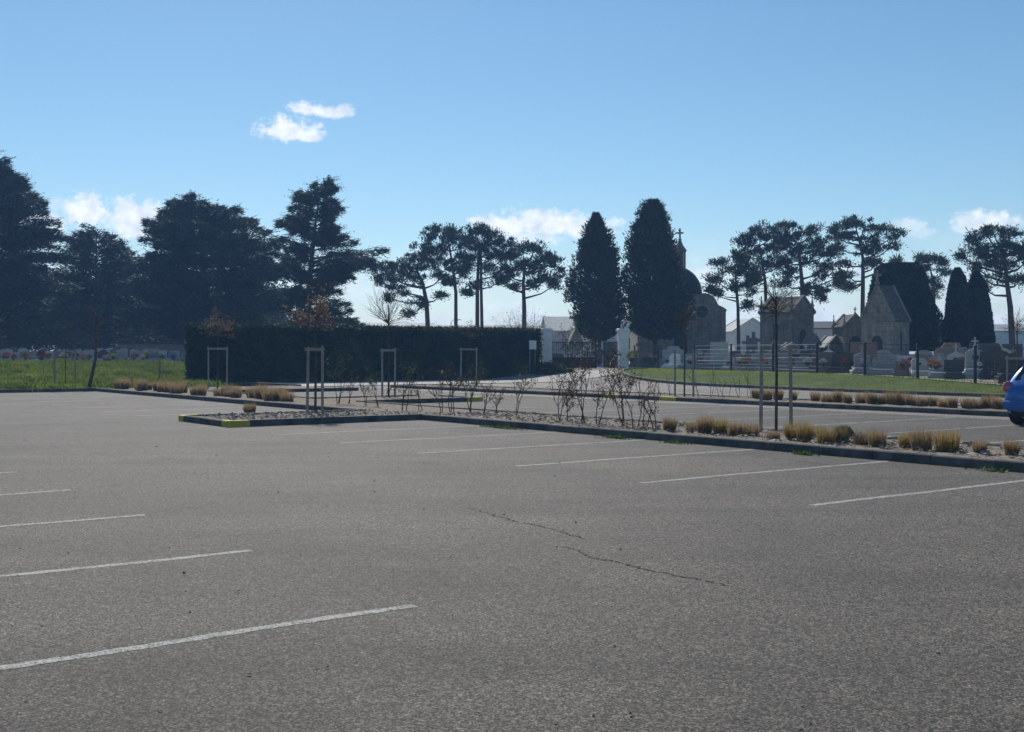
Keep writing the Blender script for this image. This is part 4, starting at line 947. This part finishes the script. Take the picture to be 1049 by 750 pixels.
# domed chapel
def chapel():
    Y0 = 100.; x0, x1 = at(653, Y0)[0], at(743, Y0)[0]; cx = (x0+x1)/2; W_ = x1-x0; D_ = 6.4; cy = Y0+D_/2
    z0 = float(T(cx, cy)); root = empty('chapel', (cx, cy, z0), 'domed stone chapel with lantern, cross and round window', 'chapel')
    hw = zp(319, Y0)-z0
    mb = MB(); mb.box(-W_/2, W_/2, -D_/2, D_/2, -.3, hw); mb.build('wall', M['stone'], root)
    mb = MB(); mb.box(-W_/2-.1, W_/2+.1, -D_/2-.1, D_/2+.1, hw-.001, hw+.2, .05); mb.box(-W_/2-.06, W_/2+.06, -D_/2-.06, D_/2+.06, zp(337, Y0)-z0, zp(335.3, Y0)-z0); mb.box(-W_/2-.12, W_/2+.12, -D_/2-.12, D_/2+.12, -.3, .45, .05); mb.build('cornice', M['stoned'], root)
    # front pediment with round top
    px = K(721)*Y0-cx; rr = 1.15; zc = zp(318, Y0)-z0; wr = W_/2-.02
    poly = [(px-1.5, hw+.0), (wr, hw+.0), (wr, hw+.25), (wr-.35, hw+.45)]
    for k in range(1, 6): t_ = k/6; poly.append((wr-.35+(px+rr-wr+.35)*t_, hw+.45+(zc-hw-.45+.55)*t_**1.6))
    for k in range(9): a = math.pi*(.12+.76*k/8)+0; poly.append((px+math.cos(a)*rr*1.12, zc+math.sin(a)*rr*1.3))
    poly += [(px-1.5, hw+.55)]
    mb = MB(); mb.prism(poly, -D_/2-.12, -D_/2+.5); mb.build('pediment', M['stone'], root)
    mb = MB(); n = 24; zc2 = zp(319.5, Y0)-z0; px2 = K(719)*Y0-cx
    vs = []; 
    for ring, yy in ((.78, -.14), (.78, -.24), (.5, -.24), (.5, -.13)):
        for k in range(n): a = 2*math.pi*k/n; vs.append((px2+ring*math.cos(a), -D_/2+yy, zc2+ring*math.sin(a)))
    fs = [(i*n+k, i*n+(k+1) % n, (i+1)*n+(k+1) % n, (i+1)*n+k) for i in range(3) for k in range(n)]; mb.add(vs, fs)
    rwin = mb.build('round_window', M['stone'], root)
    mb = MB(); mb.prism([(px2+.5*math.cos(2*math.pi*k/n), zc2+.5*math.sin(2*math.pi*k/n)) for k in range(n)], -D_/2-.145, -D_/2-.135); mb.build('pane', M['black'], rwin)
    mb = MB()
    for k in range(3): a = math.pi*k/3; mb.tube([(px2+.5*math.cos(a), -D_/2-.19, zc2+.5*math.sin(a)), (px2-.5*math.cos(a), -D_/2-.19, zc2-.5*math.sin(a))], .03, 4)
    for k in range(6): a = math.pi*k/3+.5; mb.tube([(px2+.3*math.cos(a+b_)*1, -D_/2-.19, zc2+.3*math.sin(a+b_)) for b_ in (0, .35, .7)], .025, 4)
    mb.build('tracery', M['stoned'], rwin)
    mb = MB()
    for px_ in (706, 741): xx = K(px_)*Y0-cx; mb.box(xx-.2, xx+.2, -D_/2-.1, -D_/2-.002, .45, hw)
    mb.build('pilaster', M['stone'], root)
    mb = MB(); mb.prism([(a+(K(697)*Y0-cx), b_) for a, b_ in arch_poly(1.1, .0, 2.6)], -D_/2-.03, -D_/2-.004); mb.build('door', M['black'], root)
    # drum, dome, lantern
    Yc = cy; dx = K(690)*Yc-cx; R_ = 29*Yc/F; zd = zp(302, Yc)-z0
    mb = MB(); mb.lathe([(R_*1.02, hw-.1), (R_*1.02, zd-.2), (R_*1.08, zd-.18), (R_*1.08, zd)], 32, (dx, 0)); mb.build('drum', M['stoned'], root)
    mb = MB(); H = zp(273, Yc)-z0-zd
    mb.lathe([(R_*math.cos(a)**.9 if a < 1.45 else .3, zd+.001+H*math.sin(a)) for a in np.linspace(0, 1.45, 14)], 32, (dx, 0)); mb.build('dome', M['slate'], root, smooth=True)
    lx = K(696.5)*Yc-cx; lz = zp(276, Yc)-z0; lt = zp(257, Yc)-z0; lp = zp(246, Yc)-z0
    mb = MB(); mb.lathe([(.62, lz-.6), (.62, lz+.05), (.52, lz+.07), (.34, lz+.1), (.34, lt-.1), (.58, lt-.08), (.6, lt+.05), (.3, lt+(lp-lt)*.5), (.1, lp), (.02, lp+.03)], 8, (lx, 0)); lan = mb.build('lantern', M['stoned'], root)
    for k in range(8):
        a = k*math.pi/4+.39; mb = MB(); mb.tube([(lx+.47*math.cos(a), .47*math.sin(a), lz+.07), (lx+.47*math.cos(a), .47*math.sin(a), lt-.08)], .06, 6); mb.build('column', M['stoned'], lan)
    cross(root, lx, 0, lp-.02, 1.05)
chapel()
# pinnacled mausoleum
r = gable_building('mausoleum', *at(806, 90), R(40), 2.75, 3.0, zp(318, 89)-1, zp(303, 89)-1, 'stone mausoleum with corner pinnacles behind the nearest young tree', 'stoned')
for sx_, sy_ in ((-1, -1), (1, -1), (-1, 1), (1, 1)): pinn(r, sx_*1.3, sy_*1.42, 3.95, 5.2)
mb = MB(); mb.prism(arch_poly(.8, .4, 2.6), -1.535, -1.502); mb.build('door', M['black'], r)
mb = MB(); mb.box(-1.41, -1.377, -.2, .2, 1.8, 3.0); mb.build('window', M['black'], r)
# gabled mausoleum
r = gable_building('mausoleum', *at(907, 83.5), R(-42), 2.35, 2.75, zp(325, 82)-1, zp(291, 82)-1, 'stone mausoleum with steep gable and cross before the flat-topped evergreen', 'stone')
cross(r, 0, -1.37, zp(291, 82)-.82, 1.0)
mb = MB(); mb.box(1.178, 1.2, -.16, .1, .9, 2.3); mb.build('window', M['black'], r)
mb = MB(); mb.prism(arch_poly(.8, .0, 2.0), -1.41, -1.378); mb.build('door', M['black'], r)
mb = MB(); mb.prism([(.28*math.cos(k*math.pi/8), 3.9+.28*math.sin(k*math.pi/8)) for k in range(16)], -1.40, -1.377); mb.build('round_panel', M['stoned'], r)
# small gothic
r = gable_building('mausoleum', *at(870, 88), R(6), 1.65, 2.2, zp(333, 87)-1, zp(322, 87)-1, 'small gothic mausoleum with pointed arch doorway and four spikes', 'stoned')
for sx_ in (-1, 1):
    for sy_ in (-1, 1): pinn(r, sx_*.8, sy_*1.05, 2.3, 3.65, .12)
cross(r, 0, -1.1, zp(322, 87)-.8, .45)
mb = MB(); mb.prism(arch_poly(.95, .0, 2.0), -1.13, -1.102); mb.build('door', M['black'], r)
# little outbuilding
r = gable_building('tomb_house', *at(851, 89), R(12), 1.35, 1.6, 1.2, 1.9, 'low stone tomb house with pale roof left of the small gothic mausoleum', 'stoned', 'zinc', over=.12)
r = gable_building('tomb_house', *at(831.5, 86), R(10), .7, 1.2, 1.5, 2.1, 'narrow stone tomb house against the pinnacled mausoleum', 'stoned', 'stoned')
r = gable_building('tomb_house', *at(809, 84.5), R(8), .9, 1.0, 1.2, 1.45, 'pale low stone vault before the pinnacled mausoleum', 'stone', 'stone', over=.03)
# gate-view tomb houses
r = gable_building('tomb_house', *at(588, 92), R(10), 1.1, 1.4, 1.7, 2.9, 'small pointed stone tomb house seen through the gate', 'stone', 'stone')
cross(r, 0, -.7, 3.05, .5)
# town houses beyond
def house(cx, cy, rz, w_, d_, hw, hr, label, wall='white', roof='tile', wins=2):
    r = gable_building('house', cx, cy, rz, w_, d_, hw, hr, label, wall, roof, over=.3, cat='house', band=False)
    for i in range(wins):
        xx = -w_/2+w_*(i+.5)/wins; f = MB(); f.box(xx-.55, xx+.55, -d_/2-.04, -d_/2-.003, 1.0, 2.3); fo = f.build('window', M['slat'], r)
        g = MB(); g.box(xx-.45, xx+.45, -d_/2-.05, -d_/2-.042, 1.1, 2.2); g.build('pane', M['glass'], fo)
    return r
house(*at(618, 135), R(8), 7.0, 8, 3.4, 5.0, 'white gabled house beyond the conifer behind the gate', 'white', 'zinc')
house(*at(583, 140), R(95), 7, 6, 3.3, 4.9, 'cream house with pale roof beyond the left gate pillar', 'cream', 'cream')
house(*at(762, 130), R(4), 3.9, 7, 3.1, 4.3, 'white gabled house right of the chapel', 'white', 'zinc', 1)
house(*at(748, 134), R(4), 3.0, 6, 2.4, 2.9, 'low white lean-to beside the gabled white house', 'white', 'zinc', 1)
house(*at(839, 128), R(92), 6, 4, 3.3, 4.0, 'pale house between the two bigger mausoleums', 'cream', 'slate', 1)
house(*at(650, 132), R(6), 6, 7, 3.5, 5.2, 'white house half hidden behind the taller conifer')
r = gable_building('warehouse', *at(407, 160), R(94), 8, 10.5, 4.0, 4.7, 'long low grey-roofed building above the hedge beside the leftmost pine', 'cream', 'zinc', cat='warehouse', band=False)
r = gable_building('warehouse', *at(510, 170), R(94), 8, 22, 3.7, 4.6, 'pale low building behind the pines above the hedge', 'cream', 'zinc', cat='warehouse', band=False)
r = gable_building('warehouse', *at(1050, 165), R(95), 10, 26, 3.6, 4.6, 'long white low warehouse behind the right-edge pine', 'white', 'zinc', cat='warehouse', band=False)
mb = MB(); x, y = at(462, 150); root = empty('street_lamp', (x, y, 1), 'thin street lamp just above the hedge between pines', 'lamp')
mb.tube([(0, 0, 0), (0, 0, 4.6), (.3, 0, 4.9), (.9, 0, 4.95)], [.06, .05, .04, .04], 6); mb.build('pole', M['gran_grey'], root); mb = MB(); mb.box(.7, 1.3, -.12, .12, 4.88, 4.98, .03); mb.build('lamp_head', M['gran_grey'], root)

# ================================================================ graves
def stele_poly(kind, w_, h):
    if kind == 'round': return [(-w_/2, 0), (w_/2, 0), (w_/2, h*.72)]+[(w_/2*math.cos(a), h*.72+h*.28*math.sin(a)) for a in np.linspace(.2, math.pi-.2, 9)]+[(-w_/2, h*.72)]
    if kind == 'shoulder': return [(-w_/2, 0), (w_/2, 0), (w_/2, h*.7), (w_*.3, h*.78), (w_*.22, h), (-w_*.22, h), (-w_*.3, h*.78), (-w_/2, h*.7)]
    if kind == 'slant': return [(-w_/2, 0), (w_/2, 0), (w_/2, h), (w_*.1, h*.93), (-w_/2, h*.75)]
    if kind == 'peak': return [(-w_/2, 0), (w_/2, 0), (w_/2, h*.75), (0, h), (-w_/2, h*.75)]
    return [(-w_/2, 0), (w_/2, 0), (w_/2, h), (-w_/2, h)]
WORDS = {'round': 'round-topped', 'shoulder': 'shouldered', 'slant': 'slant-topped', 'peak': 'peaked', 'flat': 'square-topped'}
COLW = {'gran_grey': 'grey', 'gran_light': 'pale grey', 'gran_dark': 'dark', 'gran_pink': 'pinkish', 'gran_white': 'white'}
def tomb_proto(kind, mt, w_, h, cr=False):
    root = empty('tomb', (0, 0, -50), 'tomb', 'tomb')
    mb = MB(); mb.box(-.6, .6, -1.0, 1.0, -.15, .22, .03); mb.box(-.5, .5, -.9, .75, .221, .36, .04); mb.build('slab', M[mt], root)
    mb = MB(); mb.box(-w_/2-.1, w_/2+.1, .62, 1.05, .222, .42, .02); mb.prism([(x, z+.42) for x, z in stele_poly(kind, w_, h)], .76, .92); mb.build('headstone', M[mt], root)
    if w_ < 1.0: mb = MB(); mb.box(-.11, .13, .735, .757, .42+h*.4, .42+h*.6); mb.build('plaque', M['gran_light' if mt != 'gran_light' else 'gran_dark'], root)
    if cr: cross(root, 0, .84, .42+h-.02, .5, mt)
    return root
TP = []
for kd, mt_, w_, h, cr in [('round', 'gran_grey', 1.0, .85, False), ('flat', 'gran_light', .95, .75, False), ('shoulder', 'gran_dark', 1.1, .95, False), ('slant', 'gran_pink', 1.05, .8, False), ('peak', 'gran_light', .8, .95, True),
                       ('round', 'gran_light', .85, 1.0, False), ('flat', 'gran_dark', 1.15, .85, False), ('shoulder', 'gran_grey', .95, .8, False), ('peak', 'gran_grey', .75, .9, True), ('slant', 'gran_grey', 1.1, .9, False), ('round', 'gran_white', .8, .75, False), ('flat', 'gran_pink', 1.2, .8, False)]:
    TP.append((tomb_proto(kd, mt_, w_, h, cr), kd, mt_, cr))
used = set()
def place_tomb(x, y, rz, i, sc_, where, group):
    root, kd, mt_, cr = TP[i % len(TP)]
    if i % len(TP) in used: o = dup(root)
    else: o = root; used.add(i % len(TP))
    o.location = (x, y, float(T(x, y))+.03); o.rotation_euler = (0, 0, rz); o.scale = (sc_*random.uniform(.9, 1.15), sc_, sc_*random.uniform(.7, 1.02))
    tag(o, f'{COLW[mt_]} {WORDS[kd]} tomb{" with cross" if cr else ""}, {where}', 'tomb', group)
def flower_proto(mt_):
    root = empty('flower_pot', (0, 0, -50), 'flowers', 'flowers')
    mb = MB(); mb.lathe([(.1, 0), (.14, .2), (.13, .21)], 8); mb.build('pot', M['pot'], root)
    n = 160; D = unit(rng.normal(size=(n, 3))); D[:, 2] = np.abs(D[:, 2]); link('blooms', tri_mesh('blooms', leaves(D*.22+np.array([0, 0, .24]), D+rng.normal(0, .8, (n, 3)), .09, .08)), M[mt_], root)
    n = 90; D = unit(rng.normal(size=(n, 3))); link('leaves', tri_mesh('leaves', leaves(D*.17+np.array([0, 0, .22]), D, .09, .05)), M['olive'], root)
    return root
FP = {k: flower_proto(k) for k in ('fl_red', 'fl_pink', 'fl_yellow', 'fl_white', 'fl_orange')}; fused = set()
def place_flower(x, y, z, k, sc_, label, group):
    if k in fused: o = dup(FP[k])
    else: o = FP[k]; fused.add(k)
    o.location = (x, y, z); o.rotation_euler = (0, 0, random.uniform(0, 6)); o.scale = (sc_,)*3; tag(o, label, 'flowers', group)
FC = {'fl_red': 'red', 'fl_pink': 'pink', 'fl_yellow': 'yellow', 'fl_white': 'white', 'fl_orange': 'orange'}
# left graveyard: two rows along v at s = 84, 88
for row, (s, n, nm) in enumerate([(84.3, 16, 'front'), (87, 15, 'second'), (90, 15, 'third'), (93.5, 14, 'rear')]):
    lo, hi = (17.5, 34)
    for i in range(n):
        v = lo+(hi-lo)*(i+random.uniform(-.25, .25))/n; x, y = SV(s+random.uniform(-.4, .4), v)
        place_tomb(x, y, AV+random.uniform(-.2, .2), random.choice([0, 1, 2, 3, 5, 6, 7, 9, 0, 7, 2]), random.uniform(.6, .85), f'{ORD[i]} from left in {nm} row of left graveyard', 'tombs of the left graveyard')
for i in range(26):
    v = 17.5+16*i/26+random.uniform(-.3, .3); x, y = SV(83.0+random.uniform(-.3, 1.5), v); k = random.choice(list(FP))
    place_flower(x, y, float(T(x, y))+.2, k, random.uniform(.7, 1.3), f'{FC[k]} flowers in the left graveyard, {ORD[i]} bunch from the left', 'flowers of the left graveyard')
x, y = SV(99, 35); root = empty('low_wall', (x, y, 1.0), 'long low reddish stone wall behind the left graveyard tombs', 'wall', rz=AV)
mb = MB(); mb.box(-4, 3, -.2, .2, -.1, 1.3); mb.build('wall', M['gran_pink'], root); mb = MB(); mb.box(-4.1, 3.1, -.28, .28, 1.302, 1.42); mb.build('coping', M['gran_dark'], root)
# right cemetery: rows set back from the fence
rows = [(2.6, 655, 1048, 20, 'first'), (5.8, 648, 1050, 24, 'second'), (9.5, 650, 1048, 24, 'third'), (13.5, 655, 1048, 22, 'fourth'), (18.5, 655, 1048, 18, 'fifth')]
fi = 0
for off, p0, p1, n, nm in rows:
    for i in range(n):
        px = p0+(p1-p0)*(i+.5+random.uniform(-.28, .28))/n; Y = fenceY(px)+off+random.uniform(-1.3, 1.3); x, y = at(px, Y)
        if off > 15 and y > 80 and px > 780: y -= 4; x = K(px)*y
        ang = math.atan2(fdir.y, fdir.x)
        place_tomb(x, y, R(-20)+random.uniform(-.15, .15), random.choice([0, 2, 3, 7, 8, 9, 11, 6, 1, 4, 5, 2, 0, 7, 10 if random.random() < .5 else 9]), random.choice([.55, .7, .8, .9, 1.0]), f'{ORD[i]} from the left, {nm} row behind the fence', 'tombs behind the fence')
        if random.random() < .85 and fi < 90:
            k = random.choice(list(FP)+['fl_white', 'fl_pink']); fx_, fy_ = x+random.uniform(-.3, .3), y-random.uniform(.2, .9)
            place_flower(fx_, fy_, float(T(fx_, fy_))+.38, k, random.uniform(.55, 1.0), f'{FC[k]} flowers on {ORD[i]} tomb from left, {nm} row behind the fence', 'flowers behind the fence'); fi += 1
# seen through the gate
for i, px in enumerate([569, 578, 586, 596, 604, 614, 624, 632]):
    Y = 84+(i % 3)*2.2; x, y = at(px, Y); place_tomb(x, y, random.uniform(-.1, .1), random.randrange(12), random.uniform(.9, 1.1), f'{ORD[i]} from left among those through the gate', 'tombs seen through the gate')
    if i % 2: k = random.choice(['fl_white', 'fl_pink']); place_flower(x, y-1.3, float(T(x, y))+.1, k, 1.4, f'{FC[k]} flowers seen through the gate by the {ORD[i]} tomb', 'flowers seen through the gate')
x, y = at(648, 74.5); place_flower(x, y, float(T(x, y))+.45, 'fl_yellow', 1.5, 'big yellow bouquet just right of the right gate pillar', 'flowers behind the fence')
x, y = at(665, 78)
for nm, px, Y, w_, h, mt_, lab in [('tomb_monument', 885, 62, 1.35, 1.15, 'gran_pink', 'large brown upright slab monument before the steep-gabled mausoleum'), ('tomb_monument', 975, 60, 1.6, 1.1, 'gran_pink', 'stepped brown tomb monument before the two cypresses'),
                              ('tomb_monument', 1030, 56, 1.5, 1.0, 'gran_dark', 'wide dark tomb monument above the blue car'), ('tomb_monument', 1008, 63, 1.45, 1.05, 'gran_dark', 'dark wide monument right of the cypress foot'), ('tomb_monument', 690, 84, 1.6, 1.0, 'gran_light', 'pale wide monument at the foot of the domed chapel'), ('tomb_monument', 737, 72, 1.1, 1.25, 'gran_light', 'pale tall monument below the right corner of the chapel')]:
    x, y = at(px, Y); z = float(T(x, y)); root = empty(nm, (x, y, z), lab, 'monument', rz=R(-14))
    mb = MB(); mb.box(-w_/2-.2, w_/2+.2, -.5, .5, -.1, .3, .03); mb.box(-w_/2-.08, w_/2+.08, -.35, .35, .301, .5, .03); mb.build('plinth', M[mt_], root)
    mb = MB(); mb.prism([(a, b_+.501) for a, b_ in stele_poly('shoulder' if w_ > 1.5 else 'flat', w_, h)], -.12, .14); mb.build('stele', M[mt_], root)
for px, Y, h, lab in [(766, 83, 1.35, 'dark stone cross on a plinth, left of the two crosses by the white house'), (772, 84, 1.6, 'taller dark stone cross beside the pinnacled mausoleum'), (657, 86, 1.3, 'dark cross below the taller conifer')]:
    x, y = at(px, Y); z = float(T(x, y)); root = empty('stone_cross', (x, y, z), lab, 'cross')
    mb = MB(); mb.box(-.35, .35, -.3, .3, -.1, .5, .04); mb.box(-.22, .22, -.2, .2, .501, .85, .04); mb.build('plinth', M['gran_dark'], root); cross(root, 0, 0, .852, h, 'gran_dark')

# ================================================================ blue hatchback
def car():
    # local: x to the right, y forward, z up ; rear bumper at y=0
    hd = math.atan2(V.y, V.x)-math.pi/2+R(4)
    cx, cy = at(1024.5, 25.9); c, s_ = math.cos(hd), math.sin(hd)
    ox_, oy_ = cx+.84*c, cy+.84*s_
    root = empty('hatchback_car', (ox_, oy_, 0.0), 'bright blue hatchback parked at the right edge, seen from behind', 'car', rz=hd)
    W2 = .85
    # sections along y: (y, half-width at waist, z bottom, z waist, z top, half-width at top)
    sec = [(-.02, .62, .36, .62, .66, .6), (.03, .76, .28, .70, .86, .70), (.14, .82, .22, .76, .99, .72), (.30, .84, .2, .80, 1.22, .64), (.52, .85, .2, .83, 1.40, .58), (.9, .86, .2, .84, 1.46, .585), (1.5, .86, .2, .85, 1.48, .59), (2.1, .86, .2, .85, 1.46, .58), (2.6, .86, .2, .85, 1.33, .57), (3.05, .85, .2, .84, 1.0, .66), (3.3, .84, .2, .82, .93, .70), (3.7, .80, .22, .74, .84, .66), (3.92, .72, .27, .6, .7, .58), (4.0, .6, .33, .5, .56, .5)]
    mb = MB(); n = 0; rings = []
    for (yy, wv, zb, zw, zt, wt) in sec:
        half = [(0, zb), (wv*.82, zb), (wv*.97, zb+.1), (wv, (zb+zw)/2), (wv*.98, zw), (wt+(wv*.98-wt)*.45, zw+(zt-zw)*.55), (wt, zt-.05), (wt*.82, zt), (0, zt+.015)]
        ring = [(x, yy, z) for x, z in half]+[(-x, yy, z) for x, z in half[-2:0:-1]]; rings.append(ring)
    m_ = len(rings[0]); vs = [p for r_ in rings for p in r_]
    fs = [(i*m_+k, (i+1)*m_+k, (i+1)*m_+(k+1) % m_, i*m_+(k+1) % m_) for i in range(len(rings)-1) for k in range(m_)]
    fs += [tuple(range(m_)), tuple((len(rings)-1)*m_+k for k in range(m_-1, -1, -1))]
    mb.add(vs, fs); body = mb.build('body', M['paint'], root, smooth=True)
    sub = body.modifiers.new('sub', 'SUBSURF'); sub.levels = 2; sub.render_levels = 2
    def quad_part(name, pts, mt, th=.015, par=root, lab=None):
        a, b_, c_ = Vector(pts[0]), Vector(pts[1]), Vector(pts[2]); nr = (b_-a).cross(c_-a).normalized()
        vs = [tuple(Vector(p)) for p in pts]+[tuple(Vector(p)+nr*th) for p in pts]; n_ = len(pts)
        mb = MB(); mb.add(vs, [tuple(range(n_-1, -1, -1)), tuple(range(n_, 2*n_))]+[(k, (k+1) % n_, (k+1) % n_+n_, k+n_) for k in range(n_)]); return mb.build(name, mt, par, lab)
    quad_part('rear_window', [(-.58, .17, 1.0), (.58, .17, 1.0), (.5, .405, 1.31), (-.5, .405, 1.31)], M['glass'], .02)
    for k in (-1, 1):
        pts = [(k*.80, .35, .9), (k*.80, 2.75, .92), (k*.63, 2.2, 1.36), (k*.63, .62, 1.36)]
        quad_part('side_window', pts if k < 0 else pts[::-1], M['glass'], .02) if False else None
        mb = MB(); p = [(k*.845, .42, .9), (k*.85, 2.8, .9), (k*.70, 2.3, 1.32), (k*.70, .62, 1.33)]; q = [(x-k*.08, y, z) for x, y, z in p]; mb.add(p+q, [(0, 1, 2, 3), (7, 6, 5, 4), (0, 4, 5, 1), (1, 5, 6, 2), (2, 6, 7, 3), (3, 7, 4, 0)]); mb.build('side_window', M['glass'], root)
        mb = MB(); mb.lathe([(.02, -.09), (.13, -.07), (.15, 0), (.12, .09), (.02, .11)], 12, (0, 0), .75, .45)
        lamp = mb.build('tail_lamp', M['lamp'], root, smooth=True); lamp.location = (k*.70, .09, .84); lamp.rotation_euler = (R(-12), 0, R(-k*28)); lamp.scale = (1.1, 1, 1.25)
        mb = MB(); mb.box(k*.9-.09, k*.9+.09, 2.55, 2.68, .93, 1.06, .03); mb.build('mirror', M['paint'], root)
        mb = MB(); mb.box(k*.5-.13, k*.5+.13, 3.86, 3.93, .56, .68, .03); mb.build('headlight', M['glass'], root)
        for yy in (.68, 3.15):
            mb = MB(); pr = [(.2, -.1), (.29, -.1), (.305, -.07), (.305, .07), (.29, .1), (.2, .1)]; mb.lathe(pr, 24); ty = mb.build('tyre', M['rubber'], None, smooth=False)
            wr = bpy.data.objects.new('wheel', None); COL.objects.link(wr); wr.parent = root; wr.location = (k*.75, yy, .305); wr.rotation_euler = (0, R(90), 0); ty.parent = wr
            mb = MB(); mb.lathe([(.19, -.085), (.19, .085), (.05, .095), (.05, -.095)], 20); rm = mb.build('rim', M['rim'], wr)
    mb = MB(); mb.box(-.75, .75, -.045, .10, .36, .56, .04); mb.build('rear_bumper', M['paint'], root)
    mb = MB(); mb.box(-.26, .26, -.062, -.047, .43, .53); mb.build('number_plate', M['plate'], root)
    mb = MB(); mb.box(-.6, .6, .02, .16, .2, .34); mb.build('lower_valance', M['rubber'], root)
    mb = MB(); mb.tube([(-.35, .07, .2), (-.35, .2, .2)], .03, 8); mb.build('exhaust', M['rim'], root)
car()

# ================================================================ haze
if HAZE_DENSITY > 0:
    mb = MB(); mb.box(-1300, 1300, -1300, 1300, -1.2, 24); hz = mb.build('haze', bpy.data.materials.new('haze_air')); m = hz.data.materials[0]; m.use_nodes = True; t = m.node_tree; t.nodes.clear()
    o_ = t.nodes.new('ShaderNodeOutputMaterial'); pv = t.nodes.new('ShaderNodeVolumePrincipled')
    pv.inputs['Color'].default_value = (.26, .52, 1.0, 1); pv.inputs['Density'].default_value = HAZE_DENSITY; pv.inputs['Anisotropy'].default_value = .3
    t.links.new(pv.outputs[0], o_.inputs['Volume']); tag(hz, 'thin bluish haze over the whole place', 'haze', kind='stuff')
